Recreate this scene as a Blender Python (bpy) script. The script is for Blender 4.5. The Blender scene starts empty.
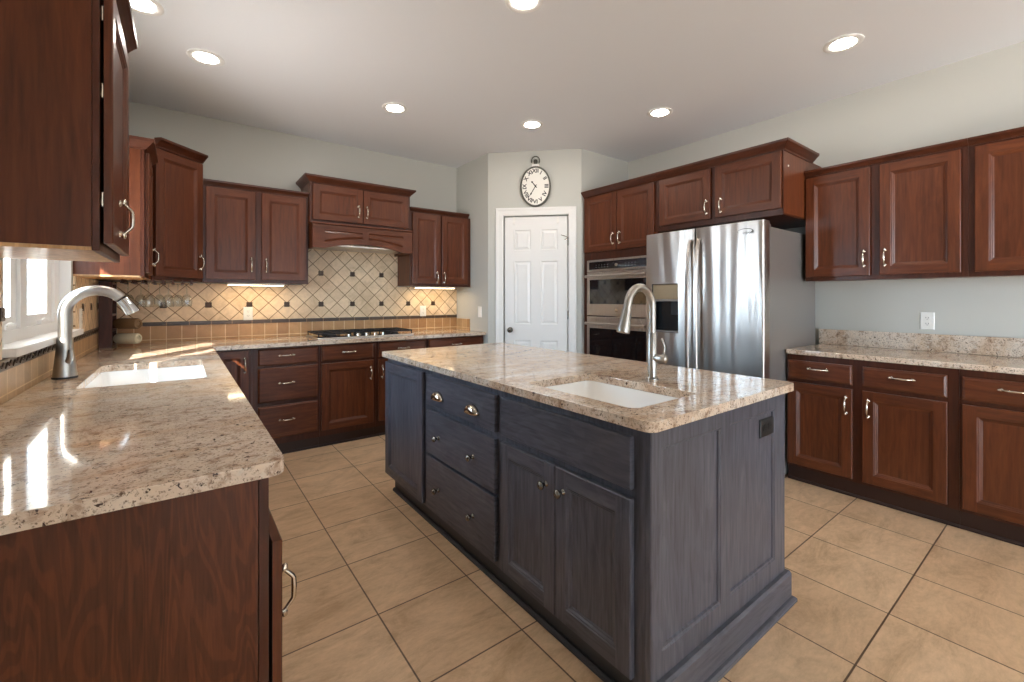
import bpy, bmesh, math, random
from mathutils import Vector, Matrix
random.seed(7)
SC = bpy.context.scene
COL = SC.collection

# ------------------------------------------------------------------ camera
cam_d = bpy.data.cameras.new('camera'); cam = bpy.data.objects.new('camera', cam_d)
COL.objects.link(cam)
cam.location = (0, 0, 1.2662)
cam.rotation_euler = (math.pi / 2, 0, -0.6454)
cam_d.sensor_width = 36.0
cam_d.lens = 36.0 * 438.4 / 1024
cam_d.shift_y = -(341 - 298.8) / 1024
cam_d.clip_start = 0.02
SC.camera = cam

# ------------------------------------------------------------------ world, sun, exposure
W = bpy.data.worlds.new('sky'); SC.world = W; W.use_nodes = True
bg = W.node_tree.nodes['Background']
SKY = 4.6
# blue sky above the horizon, pale sunlit ground below it
_t = W.node_tree; _tc = _t.nodes.new('ShaderNodeTexCoord'); _sx = _t.nodes.new('ShaderNodeSeparateXYZ'); _rp = _t.nodes.new('ShaderNodeValToRGB')
_t.links.new(_tc.outputs['Generated'], _sx.inputs[0]); _mr = _t.nodes.new('ShaderNodeMapRange'); _mr.inputs[1].default_value = -1; _mr.inputs[2].default_value = 1
_t.links.new(_sx.outputs['Z'], _mr.inputs[0]); _t.links.new(_mr.outputs[0], _rp.inputs['Fac']); _t.links.new(_rp.outputs['Color'], bg.inputs['Color'])
_m2 = _t.nodes.new('ShaderNodeMapRange'); _m2.inputs[1].default_value = -0.7; _m2.inputs[2].default_value = 0.1; _m2.inputs[3].default_value = 3.1; _m2.inputs[4].default_value = 0.28
_t.links.new(_sx.outputs['X'], _m2.inputs[0]); _ml = _t.nodes.new('ShaderNodeMath'); _ml.operation = 'MULTIPLY'; _ml.inputs[1].default_value = SKY; _t.links.new(_m2.outputs[0], _ml.inputs[0]); _t.links.new(_ml.outputs[0], bg.inputs['Strength'])
_e = _rp.color_ramp.elements; _e[0].position = 0.42; _e[0].color = (0.80, 0.76, 0.72, 1); _e[1].position = 0.56; _e[1].color = (0.52, 0.76, 1.0, 1)
sun_d = bpy.data.lights.new('sun', 'SUN'); sun = bpy.data.objects.new('sun', sun_d); COL.objects.link(sun)
sun_d.energy = 20.0; sun_d.angle = 0.01; sun_d.color = (1.0, 0.93, 0.82)
SUN_DIR = Vector((0.45, 0.70, -0.42)).normalized()
sun.rotation_euler = SUN_DIR.to_track_quat('-Z', 'Y').to_euler()
sun.location = (-6, -6, 6)
def portal(name, loc, rot, sx, sy):
    d = bpy.data.lights.new(name, 'AREA'); d.shape = 'RECTANGLE'; d.size = sx; d.size_y = sy
    d.cycles.is_portal = True
    o = bpy.data.objects.new(name, d); COL.objects.link(o); o.location = loc; o.rotation_euler = rot
    return o
portal('window_portal', (-0.66, 2.825, 1.64), (0, -math.pi / 2, 0), 1.12, 1.17)
portal('patio_portal', (1.8, -3.18, 1.22), (math.pi / 2, 0, 0), 4.0, 2.25)
SC.view_settings.view_transform = 'Standard'
SC.view_settings.look = 'None'
SC.view_settings.gamma = 1.0
SC.view_settings.use_curve_mapping = False
SC.view_settings.exposure = 1.05
SC.cycles.use_denoising = True
SC.cycles.max_bounces = 10
SC.cycles.diffuse_bounces = 5
SC.cycles.glossy_bounces = 5
SC.cycles.transmission_bounces = 8
SC.cycles.transparent_max_bounces = 12
SC.cycles.caustics_reflective = False
SC.cycles.caustics_refractive = False
SC.cycles.sample_clamp_indirect = 6.0

# ------------------------------------------------------------------ materials
def lin(c):
    return tuple(((v / 255) / 12.92 if v / 255 <= 0.04045 else ((v / 255 + 0.055) / 1.055) ** 2.4) for v in c) + (1,)
def newmat(name):
    m = bpy.data.materials.new(name); m.use_nodes = True
    nt = m.node_tree; b = nt.nodes['Principled BSDF']
    return m, nt, b
def N(nt, t, **kw):
    n = nt.nodes.new(t)
    for k, v in kw.items(): setattr(n, k, v)
    return n
def L(nt, a, b): nt.links.new(a, b)
def plain(name, col, rough=0.5, metal=0.0, **kw):
    m, nt, b = newmat(name)
    b.inputs['Base Color'].default_value = lin(col); b.inputs['Roughness'].default_value = rough
    b.inputs['Metallic'].default_value = metal
    for k, v in kw.items(): b.inputs[k].default_value = v
    return m
def ramp(nt, fac, stops):
    r = N(nt, 'ShaderNodeValToRGB')
    while len(r.color_ramp.elements) < len(stops): r.color_ramp.elements.new(0.5)
    for e, (p, c) in zip(r.color_ramp.elements, stops): e.position = p; e.color = c
    L(nt, fac, r.inputs['Fac']); return r.outputs['Color']
def mixc(nt, fac, a, b, mode='MIX'):
    n = N(nt, 'ShaderNodeMix', data_type='RGBA', blend_type=mode)
    for s, v in (('Factor', fac), ('A', a), ('B', b)):
        i = [x for x in n.inputs if x.name == s and (x.type == 'RGBA' if s != 'Factor' else x.type == 'VALUE')][0]
        if hasattr(v, 'is_linked') or hasattr(v, 'links'): L(nt, v, i)
        else: i.default_value = v
    return [o for o in n.outputs if o.type == 'RGBA'][0]
def noise(nt, vec, scale, detail=4, rough=0.55, dist=0.0):
    n = N(nt, 'ShaderNodeTexNoise'); n.inputs['Scale'].default_value = scale
    n.inputs['Detail'].default_value = detail; n.inputs['Roughness'].default_value = rough
    n.inputs['Distortion'].default_value = dist
    L(nt, vec, n.inputs['Vector']); return n.outputs['Fac']
def mapping(nt, scale=(1, 1, 1), rnd=True, coord='Object', loc=(0, 0, 0), rot=(0, 0, 0)):
    tc = N(nt, 'ShaderNodeTexCoord'); mp = N(nt, 'ShaderNodeMapping')
    mp.inputs['Scale'].default_value = scale; mp.inputs['Location'].default_value = loc; mp.inputs['Rotation'].default_value = rot
    src = tc.outputs[coord]
    if rnd:
        oi = N(nt, 'ShaderNodeObjectInfo'); ml = N(nt, 'ShaderNodeMath', operation='MULTIPLY'); ml.inputs[1].default_value = 9.0
        L(nt, oi.outputs['Random'], ml.inputs[0])
        ad = N(nt, 'ShaderNodeVectorMath', operation='ADD'); L(nt, src, ad.inputs[0]); L(nt, ml.outputs[0], ad.inputs[1]); src = ad.outputs[0]
    L(nt, src, mp.inputs['Vector']); return mp.outputs['Vector']
def bump(nt, b, h, strength=0.2, dist=0.002):
    bp = N(nt, 'ShaderNodeBump'); bp.inputs['Strength'].default_value = strength; bp.inputs['Distance'].default_value = dist
    L(nt, h, bp.inputs['Height']); L(nt, bp.outputs['Normal'], b.inputs['Normal'])

def wood(name, dark, mid, light, horiz=False, rough=0.32, grain=0.5, fine=1.0, cath=0.35, ring=60.0):
    m, nt, b = newmat(name)
    s = (2.0, 2.0, 26.0) if horiz else (26.0, 26.0, 1.7)
    v = mapping(nt, s)
    big = mapping(nt, (1.6, 1.6, 5.5) if horiz else (5.5, 5.5, 0.9))
    n1 = noise(nt, v, 2.2 * fine, 6, 0.6, 0.3)
    n2 = noise(nt, big, 1.3, 3, 0.5, 0.6)
    # cathedral figure: rings of a slowly varying field
    sn = N(nt, 'ShaderNodeMath', operation='MULTIPLY'); sn.inputs[1].default_value = ring; L(nt, n2, sn.inputs[0])
    si = N(nt, 'ShaderNodeMath', operation='SINE'); L(nt, sn.outputs[0], si.inputs[0])
    c1 = ramp(nt, n1, [(0.25, lin(dark)), (0.5, lin(mid)), (0.78, lin(light))])
    c2 = ramp(nt, si.outputs[0], [(0.0, (0.55, 0.55, 0.55, 1)), (0.55, (1, 1, 1, 1))])
    c3 = mixc(nt, cath, c1, c2, 'MULTIPLY')
    c4 = ramp(nt, n2, [(0.3, (0.8, 0.8, 0.8, 1)), (0.7, (1.12, 1.1, 1.08, 1))])
    c5 = mixc(nt, 0.8, c3, c4, 'MULTIPLY')
    L(nt, c5, b.inputs['Base Color'])
    b.inputs['Roughness'].default_value = rough; b.inputs['Specular IOR Level'].default_value = 0.35
    b.inputs['Coat Weight'].default_value = 0.1; b.inputs['Coat Roughness'].default_value = 0.2
    bump(nt, b, n1, grain * 0.25, 0.001)
    return m
CH = dict(dark=(74, 37, 20), mid=(96, 50, 28), light=(110, 61, 36), cath=0.22)
M = {}
M['cherry_v'] = wood('cherry_v', **CH); M['cherry_h'] = wood('cherry_h', horiz=True, **CH)
M['cherry_frame'] = wood('cherry_frame', (62, 30, 18), (76, 38, 23), (88, 46, 28))
M['endpanel'] = wood('cherry_end_panel', (70, 34, 18), (92, 48, 27), (106, 57, 33), cath=0.6, ring=150.0, fine=2.4)
M['crown'] = wood('cherry_crown', (62, 30, 17), (80, 40, 23), (92, 48, 29), horiz=True)
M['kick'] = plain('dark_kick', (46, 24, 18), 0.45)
M['maple'] = wood('maple_plain', (176, 132, 88), (200, 158, 112), (214, 176, 130), rough=0.5)
SL = dict(dark=(60, 60, 66), mid=(86, 86, 95), light=(100, 100, 109))
M['slate_v'] = wood('slate_v', grain=1.0, fine=1.3, cath=0.3, rough=0.4, **SL); M['slate_h'] = wood('slate_h', horiz=True, grain=1.0, fine=1.3, cath=0.3, rough=0.4, **SL)
M['slate_dark'] = plain('dark_slate', (48, 50, 55), 0.5)  # plain darker slate for the kick, shoe moulding and faucet ring
M['black'] = plain('black', (16, 16, 17), 0.45)
M['iron'] = plain('cast_iron', (26, 26, 28), 0.5)
M['nickel'] = plain('satin_nickel', (205, 195, 180), 0.22, 1.0)
M['pewter'] = plain('dark_pewter', (120, 116, 110), 0.25, 1.0)
M['chrome'] = plain('chrome', (220, 222, 225), 0.06, 1.0)
M['white'] = plain('white_paint', (232, 231, 228), 0.35)
M['plastic'] = plain('white_plastic', (236, 234, 228), 0.3)
M['porcelain'] = plain('porcelain', (244, 243, 240), 0.12, 0.0, **{'Coat Weight': 0.5})
M['wall'] = plain('wall_paint', (190, 190, 183), 0.8)
M['ceil'] = plain('ceiling_paint', (224, 226, 229), 0.9)
M['steel_dark'] = plain('grey_side', (150, 145, 141), 0.35, 0.6)
M['bglass'] = plain('black_glass', (18, 19, 21), 0.06, 0.0, **{'Coat Weight': 1.0})
M['accent'] = plain('bronze_accent', (66, 48, 34), 0.3, 0.3)
M['clockface'] = plain('clock_face', (232, 230, 222), 0.5)
M['clockrim'] = plain('antique_pewter', (92, 92, 84), 0.4, 0.7)
M['ink'] = plain('ink', (28, 26, 25), 0.6)
M['cavity'] = plain('dispenser_black', (14, 18, 22), 0.25)
M['disp'] = plain('dispenser_panel', (176, 158, 128), 0.3, 0.7)
def emit(name, col, s):
    m, nt, b = newmat(name); b.inputs['Base Color'].default_value = (0.9, 0.9, 0.9, 1)
    b.inputs['Emission Color'].default_value = lin(col); b.inputs['Emission Strength'].default_value = s; return m
M['lens'] = emit('lamp_lens', (255, 245, 234), 46.0)
M['strip'] = emit('strip_lens', (255, 226, 180), 9.0)

def brushed(name, col, rough=0.24, axis=(2.2, 2.2, 0.35), strength=0.10):
    m, nt, b = newmat(name); b.inputs['Base Color'].default_value = lin(col)
    b.inputs['Metallic'].default_value = 1.0
    f = noise(nt, mapping(nt, (300, 300, 3), False), 1.0, 3)
    r = N(nt, 'ShaderNodeMapRange'); r.inputs[3].default_value = rough - 0.05; r.inputs[4].default_value = rough + 0.07
    L(nt, f, r.inputs[0]); L(nt, r.outputs[0], b.inputs['Roughness'])
    w = noise(nt, mapping(nt, axis, False), 3.0, 1, 0.4)
    bump(nt, b, w, strength, 0.05)
    return m
M['steel'] = brushed('brushed_steel', (190, 183, 176), 0.31, (2.6, 2.6, 0.3), 0.6)
M['steel_h'] = brushed('brushed_steel_oven', (196, 188, 180), 0.28, (0.4, 0.4, 1.0), 0.03)
M['faucet'] = plain('brushed_nickel', (176, 172, 166), 0.3, 1.0)

def glassy(name, tint=(1, 1, 1, 1), ior=1.45):
    m, nt, b = newmat(name); nt.nodes.remove(b)
    out = nt.nodes['Material Output']
    tr = N(nt, 'ShaderNodeBsdfTransparent'); tr.inputs['Color'].default_value = tint
    gl = N(nt, 'ShaderNodeBsdfGlossy'); gl.inputs['Roughness'].default_value = 0.02
    lw = N(nt, 'ShaderNodeLayerWeight'); pw = N(nt, 'ShaderNodeMath', operation='POWER'); pw.inputs[1].default_value = 4.0; L(nt, lw.outputs['Facing'], pw.inputs[0])
    fr = N(nt, 'ShaderNodeMath', operation='MULTIPLY_ADD'); fr.inputs[1].default_value = 0.8; fr.inputs[2].default_value = (ior - 1) ** 2 / (ior + 1) ** 2; L(nt, pw.outputs[0], fr.inputs[0])
    mx = N(nt, 'ShaderNodeMixShader'); L(nt, fr.outputs[0], mx.inputs[0]); L(nt, tr.outputs[0], mx.inputs[1]); L(nt, gl.outputs[0], mx.inputs[2])
    L(nt, mx.outputs[0], out.inputs['Surface']); return m
M['pane'] = glassy('window_glass')
M['wineglass'] = glassy('stemware_glass', (0.93, 0.95, 0.95, 1), 1.75)

def granite(name):
    m, nt, b = newmat(name)
    v = mapping(nt, (1, 1, 1), False)
    drift = noise(nt, mapping(nt, (1.2, 3.5, 2), False, rot=(0, 0, 0.5)), 1.2, 5, 0.6, 1.2)
    mid = noise(nt, v, 26, 6, 0.7, 0.4)
    fine = noise(nt, v, 130, 5, 0.7)
    vo = N(nt, 'ShaderNodeTexVoronoi'); vo.inputs['Scale'].default_value = 70; L(nt, v, vo.inputs['Vector'])
    base = ramp(nt, drift, [(0.30, lin((172, 138, 114))), (0.44, lin((206, 182, 158))), (0.62, lin((220, 206, 190)))])
    spk = ramp(nt, mid, [(0.36, lin((160, 128, 106))), (0.48, (1, 1, 1, 1)), (0.72, (1.18, 1.15, 1.1, 1))])
    c = mixc(nt, 0.65, base, spk, 'MULTIPLY')
    g2 = ramp(nt, fine, [(0.36, lin((110, 92, 82))), (0.45, (1, 1, 1, 1)), (1, (1, 1, 1, 1))])
    c = mixc(nt, 0.85, c, g2, 'MULTIPLY')
    dk = noise(nt, v, 85, 3, 0.6, 0.8)
    d = ramp(nt, dk, [(0.625, (0, 0, 0, 1)), (0.66, (1, 1, 1, 1))])
    c = mixc(nt, d, c, lin((66, 50, 44)))
    lt = ramp(nt, vo.outputs['Color'], [(0.80, (0, 0, 0, 1)), (0.9, (0.5, 0.5, 0.5, 1))])
    c = mixc(nt, lt, c, lin((214, 204, 190)))
    L(nt, c, b.inputs['Base Color']); b.inputs['Roughness'].default_value = 0.07
    b.inputs['IOR'].default_value = 1.55
    return m
M['granite'] = granite('granite')

def tiled(name, vecfun, bw, bh, c1, c2, mortar, msize, rough=0.4, mottle=1.0, bumpy=0.4, stretch=(1, 1, 1)):
    m, nt, b = newmat(name)
    vec = vecfun(nt)
    br = N(nt, 'ShaderNodeTexBrick'); br.offset = 0.0; br.squash = 1.0
    br.inputs['Scale'].default_value = 1.0; br.inputs['Brick Width'].default_value = bw; br.inputs['Row Height'].default_value = bh
    br.inputs['Mortar Size'].default_value = msize; br.inputs['Mortar Smooth'].default_value = 0.15
    br.inputs['Color1'].default_value = lin(c1); br.inputs['Color2'].default_value = lin(c2); br.inputs['Mortar'].default_value = lin(mortar)
    L(nt, vec, br.inputs['Vector'])
    o = mapping(nt, (1, 1, 1), False)
    n1 = noise(nt, mapping(nt, stretch, False), 5, 8, 0.72, 0.8); n2 = noise(nt, mapping(nt, stretch, False), 30, 5, 0.75)
    s1 = ramp(nt, n1, [(0.32, (0.74, 0.69, 0.63, 1)), (0.48, (0.97, 0.96, 0.95, 1)), (0.62, (1.1, 1.1, 1.1, 1))])
    s2 = ramp(nt, n2, [(0.3, (0.86, 0.84, 0.82, 1)), (0.6, (1.04, 1.04, 1.04, 1))])
    c = mixc(nt, 0.8 * mottle, br.outputs['Color'], s1, 'MULTIPLY'); c = mixc(nt, 0.7 * mottle, c, s2, 'MULTIPLY')
    L(nt, c, b.inputs['Base Color']); b.inputs['Roughness'].default_value = rough
    iv = N(nt, 'ShaderNodeMath', operation='MULTIPLY_ADD'); iv.inputs[1].default_value = -1.0; iv.inputs[2].default_value = 1.0
    L(nt, br.outputs['Fac'], iv.inputs[0])
    ad = N(nt, 'ShaderNodeMath', operation='MULTIPLY_ADD'); ad.inputs[1].default_value = 0.12; L(nt, n2, ad.inputs[0]); L(nt, iv.outputs[0], ad.inputs[2])
    bump(nt, b, ad.outputs[0], bumpy, 0.003)
    return m
def planevec(axis, ox, oz, size, rot=0.0):
    def f(nt):
        tc = N(nt, 'ShaderNodeTexCoord'); sx = N(nt, 'ShaderNodeSeparateXYZ'); cb = N(nt, 'ShaderNodeCombineXYZ')
        L(nt, tc.outputs['Object'], sx.inputs[0])
        ax = {'x': ('X', 'Z'), 'y': ('Y', 'Z'), 'z': ('X', 'Y')}[axis]
        L(nt, sx.outputs[ax[0]], cb.inputs[0]); L(nt, sx.outputs[ax[1]], cb.inputs[1])
        a = N(nt, 'ShaderNodeVectorMath', operation='SUBTRACT'); a.inputs[1].default_value = (ox, oz, 0); L(nt, cb.outputs[0], a.inputs[0])
        mp = N(nt, 'ShaderNodeMapping'); mp.inputs['Rotation'].default_value = (0, 0, rot); mp.inputs['Scale'].default_value = (1, 1, 1)
        L(nt, a.outputs[0], mp.inputs['Vector'])
        s = N(nt, 'ShaderNodeVectorMath', operation='SCALE'); s.inputs['Scale'].default_value = 1 / size; L(nt, mp.outputs[0], s.inputs[0])
        return s.outputs[0]
    return f
M['floor'] = tiled('floor_tile', planevec('z', 0.6289, 3.3692, 0.4103), 1, 1, (220, 190, 156), (208, 176, 142), (104, 82, 64), 0.008, 0.33, 1.25, 0.35, (0.7, 1.6, 1))
DT = 0.15 / math.sqrt(2)
M['diag_x'] = tiled('diagonal_tile_back', planevec('x', 0.18, 1.214, DT, math.pi / 4), 1, 1, (236, 212, 178), (222, 196, 160), (134, 98, 68), 0.030, 0.35, 1.1)
M['diag_y'] = tiled('diagonal_tile_window', planevec('y', 3.39, 1.214, DT, math.pi / 4), 1, 1, (236, 212, 178), (222, 196, 160), (134, 98, 68), 0.030, 0.35, 1.1)
M['low_x'] = tiled('low_tile_back', planevec('x', 0.05, 0.914, 0.1), 1, 1.27, (186, 146, 100), (164, 122, 80), (222, 196, 156), 0.03, 0.35, 0.8)
M['low_y'] = tiled('low_tile_window', planevec('y', 0.05, 0.914, 0.1), 1, 1.27, (196, 164, 124), (176, 142, 102), (222, 196, 156), 0.03, 0.35, 0.8)
M['list_x'] = tiled('border_tile_back', planevec('x', 0.05, 0.9, 0.15), 1, 3, (84, 64, 46), (66, 50, 38), (150, 118, 84), 0.02, 0.3, 0.8)
M['list_y'] = tiled('border_tile_window', planevec('y', 0.05, 0.9, 0.15), 1, 3, (74, 62, 52), (58, 50, 44), (150, 130, 104), 0.02, 0.3, 0.8)

# ------------------------------------------------------------------ mesh building
class MB:
    def __init__(s): s.v = []; s.f = []; s.m = []
    def quad(s, pts, m=0):
        b = len(s.v); s.v += [Vector(p) for p in pts]; s.f.append(tuple(range(b, b + len(pts)))); s.m.append(m)
    def box(s, x0, x1, y0, y1, z0, z1, m=0):
        s.hexa([(x0, y0), (x1, y0), (x1, y1), (x0, y1)], z0, z1, m); return s
    def hexa(s, poly, z0, z1, m=0):
        n = len(poly); b = len(s.v)
        s.v += [Vector((x, y, z0)) for x, y in poly] + [Vector((x, y, z1)) for x, y in poly]
        s.f.append(tuple(b + i for i in range(n))); s.m.append(m)
        s.f.append(tuple(b + n + i for i in range(n))); s.m.append(m)
        for i in range(n):
            j = (i + 1) % n; s.f.append((b + i, b + j, b + n + j, b + n + i)); s.m.append(m)
        return s
    def fbox(s, F, u0, u1, z0, z1, w0, w1, m=0):
        b = len(s.v)
        for w in (w0, w1):
            for u, z in ((u0, z0), (u1, z0), (u1, z1), (u0, z1)): s.v.append(F(u, z, w))
        for q in ((0, 1, 2, 3), (4, 5, 6, 7), (0, 1, 5, 4), (1, 2, 6, 5), (2, 3, 7, 6), (3, 0, 4, 7)):
            s.f.append(tuple(b + i for i in q)); s.m.append(m)
        return s
    def tube(s, pts, r, seg=12, m=0, caps=True, flat=None):
        pts = [Vector(p) for p in pts]; n = len(pts)
        rs = r if isinstance(r, (list, tuple)) else [r] * n
        tg = [(pts[min(i + 1, n - 1)] - pts[max(i - 1, 0)]).normalized() for i in range(n)]
        up = Vector((0, 0, 1)) if abs(tg[0].z) < 0.9 else Vector((1, 0, 0))
        a = tg[0].cross(up).normalized(); rings = []
        for i in range(n):
            a = (a - tg[i] * a.dot(tg[i])).normalized(); c = tg[i].cross(a)
            b = len(s.v); rings.append(b)
            for k in range(seg):
                t = 2 * math.pi * k / seg
                s.v.append(pts[i] + (a * math.cos(t) * (flat or 1.0) + c * math.sin(t)) * rs[i])
        for i in range(n - 1):
            for k in range(seg):
                l = (k + 1) % seg
                s.f.append((rings[i] + k, rings[i] + l, rings[i + 1] + l, rings[i + 1] + k)); s.m.append(m)
        if caps:
            s.f.append(tuple(rings[0] + k for k in range(seg))); s.m.append(m)
            s.f.append(tuple(rings[-1] + k for k in range(seg))); s.m.append(m)
        return s
    def lathe(s, c, axis, prof, seg=24, m=0, caps=True):
        c = Vector(c); ax = Vector(axis).normalized()
        return s.tube([c + ax * h + ax * (1e-6 * i) for i, (r, h) in enumerate(prof)], [max(r, 1e-5) for r, h in prof], seg, m, caps) if False else s._lathe(c, ax, prof, seg, m, caps)
    def _lathe(s, c, ax, prof, seg, m, caps):
        up = Vector((0, 0, 1)) if abs(ax.z) < 0.9 else Vector((1, 0, 0))
        a = ax.cross(up).normalized(); d = ax.cross(a); rings = []
        for r, h in prof:
            b = len(s.v); rings.append(b)
            for k in range(seg):
                t = 2 * math.pi * k / seg
                s.v.append(c + ax * h + (a * math.cos(t) + d * math.sin(t)) * max(r, 1e-5))
        for i in range(len(prof) - 1):
            for k in range(seg):
                l = (k + 1) % seg
                s.f.append((rings[i] + k, rings[i] + l, rings[i + 1] + l, rings[i + 1] + k)); s.m.append(m)
        if caps:
            for rb in (rings[0], rings[-1]):
                s.f.append(tuple(rb + k for k in range(seg))); s.m.append(m)
        return s
    def rings(s, loops, mats=None, cap=True, capm=0, close_start=False):
        n = len(loops[0]); bs = []
        for lp in loops:
            bs.append(len(s.v)); s.v += [Vector(p) for p in lp]
        for i in range(len(loops) - 1):
            for k in range(n):
                l = (k + 1) % n
                s.f.append((bs[i] + k, bs[i] + l, bs[i + 1] + l, bs[i + 1] + k)); s.m.append(mats[k % len(mats)] if mats else 0)
        if cap: s.f.append(tuple(bs[-1] + k for k in range(n))); s.m.append(capm)
        if close_start: s.f.append(tuple(bs[0] + k for k in range(n))); s.m.append(capm)
        return s
    def mesh(s, name, mats, inv=None, smooth=None, merge=True):
        me = bpy.data.meshes.new(name)
        vs = [inv @ v for v in s.v] if inv is not None else s.v
        me.from_pydata([tuple(v) for v in vs], [], s.f)
        for mt in mats: me.materials.append(mt)
        for p, k in zip(me.polygons, s.m): p.material_index = min(k, len(mats) - 1)
        bm = bmesh.new(); bm.from_mesh(me)
        if merge: bmesh.ops.remove_doubles(bm, verts=bm.verts, dist=1e-5)
        bmesh.ops.recalc_face_normals(bm, faces=bm.faces); bm.to_mesh(me); bm.free()
        if smooth:
            for p in me.polygons: p.use_smooth = True
            me.set_sharp_from_angle(angle=math.radians(smooth))
        return me
    def build(s, name, mats, parent=None, smooth=None, bevel=0, seg=2, merge=True):
        if not isinstance(mats, (list, tuple)): mats = [mats]
        mats = [M[x] if isinstance(x, str) else x for x in mats]
        inv = world(parent).inverted() if parent else None
        o = bpy.data.objects.new(name, s.mesh(name, mats, inv, smooth, merge)); COL.objects.link(o)
        if parent: o.parent = parent
        if bevel:
            md = o.modifiers.new('edge', 'BEVEL'); md.width = bevel; md.segments = seg; md.limit_method = 'ANGLE'; md.angle_limit = math.radians(40)
        return o
def world(o):
    m = Matrix.LocRotScale(o.location, o.rotation_euler, o.scale)
    return world(o.parent) @ m if o.parent else m
def tag(o, label, cat, group=None, kind=None):
    if label: o['label'] = label
    if cat: o['category'] = cat
    if group: o['group'] = group
    if kind: o['kind'] = kind
    return o
def thing(name, label, cat, loc, group=None):
    o = bpy.data.objects.new(name, None); COL.objects.link(o); o.location = loc; o.empty_display_size = 0.1
    return tag(o, label, cat, group)
def struct(o): o['kind'] = 'structure'; return o
def place(name, mesh, mat, parent):
    o = bpy.data.objects.new(name, mesh); COL.objects.link(o)
    if parent: o.parent = parent; mat = world(parent).inverted() @ mat
    o.matrix_basis = mat; return o
def frame(ox, oy, U, Nn):
    U = Vector(U).normalized(); Nn = Vector(Nn).normalized(); O = Vector((ox, oy, 0))
    def F(u, z, w): return O + U * u + Nn * w + Vector((0, 0, z))
    F.U, F.N, F.O = U, Nn, O
    return F
def fmat(F, u, z, w, roll=0):
    # local x = U, local y = Z, local z = N  (roll turns x towards y)
    R = Matrix((F.U, Vector((0, 0, 1)), F.N)).transposed().to_4x4()
    return Matrix.Translation(F(u, z, w)) @ R @ Matrix.Rotation(roll, 4, 'Z')
def rect(F, u0, u1, z0, z1, w): return [F(u0, z0, w), F(u1, z0, w), F(u1, z1, w), F(u0, z1, w)]
PANEL = [(0.0, 0.0), (0.003, -0.003), (0.007, -0.0035), (0.013, -0.009), (0.016, -0.009), (0.020, -0.012)]
def panelled(mb, F, u0, u1, z0, z1, w0, t, openings, prof=PANEL, mv=0, mh=1, mp=0, edge=0.003):
    """slab with recessed profile panels in the given openings"""
    us = sorted({u0, u1} | {a for o in openings for a in o[:2]}); zs = sorted({z0, z1} | {a for o in openings for a in o[2:]})
    w = w0 + t
    # stiles run through where no opening lies in the column band
    for i in range(len(us) - 1):
        for j in range(len(zs) - 1):
            a, b, c, d = us[i], us[i + 1], zs[j], zs[j + 1]
            cu, cz = (a + b) / 2, (c + d) / 2
            if any(o[0] < cu < o[1] and o[2] < cz < o[3] for o in openings): continue
            col = any(o[0] < cu < o[1] for o in openings)
            aa = a + edge if a == u0 else a; bb = b - edge if b == u1 else b
            cc = c + edge if c == z0 else c; dd = d - edge if d == z1 else d
            mb.quad(rect(F, aa, bb, cc, dd, w), mh if col else mv)
    mb.rings([rect(F, u0, u1, z0, z1, w0), rect(F, u0, u1, z0, z1, w - edge), rect(F, u0 + edge, u1 - edge, z0 + edge, z1 - edge, w)], [mh, mv, mh, mv], cap=False)
    mb.quad(rect(F, u0, u1, z0, z1, w0), mv)
    for o in openings:
        mb.rings([rect(F, o[0] + i, o[1] - i, o[2] + i, o[3] - i, w + d) for i, d in prof], [mh, mv, mh, mv], cap=True, capm=mp)
def door(parent, F, u0, u1, z0, z1, w0=0.002, t=0.02, st=0.056, mats=('cherry_v', 'cherry_h'), label=None):
    mb = MB(); panelled(mb, F, u0, u1, z0, z1, w0, t, [(u0 + st, u1 - st, z0 + st, z1 - st)])
    o = mb.build('door', list(mats), parent)
    if label: o['label'] = label
    return o
def drawer(parent, F, u0, u1, z0, z1, w0=0.002, t=0.02, mats=('cherry_v', 'cherry_h'), st=0.012):
    mb = MB()
    if st < 0.008: mb.rings([rect(F, u0, u1, z0, z1, w0), rect(F, u0, u1, z0, z1, w0 + t - 0.002), rect(F, u0 + 0.002, u1 - 0.002, z0 + 0.002, z1 - 0.002, w0 + t)], [1], cap=True, capm=1, close_start=True)
    else: mb.rings([rect(F, u0, u1, z0, z1, w0), rect(F, u0, u1, z0, z1, w0 + t - 0.007), rect(F, u0 + 0.004, u1 - 0.004, z0 + 0.004, z1 - 0.004, w0 + t - 0.005),
              rect(F, u0 + st, u1 - st, z0 + st, z1 - st, w0 + t)], [1], cap=True, capm=1, close_start=True)
    return mb.build('drawer', list(mats), parent)
# shared pull handle (local: x along the bar, z out of the face)
def pull_mesh():
    mb = MB(); Lh = 0.048
    pts = [(-Lh, 0, 0.0), (-Lh, 0, 0.009), (-Lh + 0.004, 0, 0.014), (-0.027, 0, 0.0285), (-0.022, 0, 0.0305), (0, 0, 0.0315), (0.022, 0, 0.0305), (0.027, 0, 0.0285), (Lh - 0.004, 0, 0.014), (Lh, 0, 0.009), (Lh, 0, 0.0)]
    mb.tube(pts, [0.0045, 0.0046, 0.0044, 0.0050, 0.0054, 0.0062, 0.0054, 0.0050, 0.0044, 0.0046, 0.0045], 10)
    for sx in (-1, 1):
        mb._lathe(Vector((sx * Lh, 0, 0)), Vector((0, 0, 1)), [(0.010, 0), (0.010, 0.002), (0.0065, 0.006)], 12, 0, True)
        mb._lathe(Vector((sx * (Lh + 0.004), 0, 0.010)), Vector((sx, 0, 0.3)), [(0.0075, -0.004), (0.008, 0.0), (0.005, 0.008), (0.0, 0.011)], 10, 0, True)
    return mb.mesh('pull', [M['nickel']], None, 50, False)
PULL = pull_mesh()
def pull(parent, F, u, z, vertical=False, w=0.022):
    return place('handle', PULL, fmat(F, u, z, w, math.pi / 2 if vertical else 0), parent)
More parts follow.
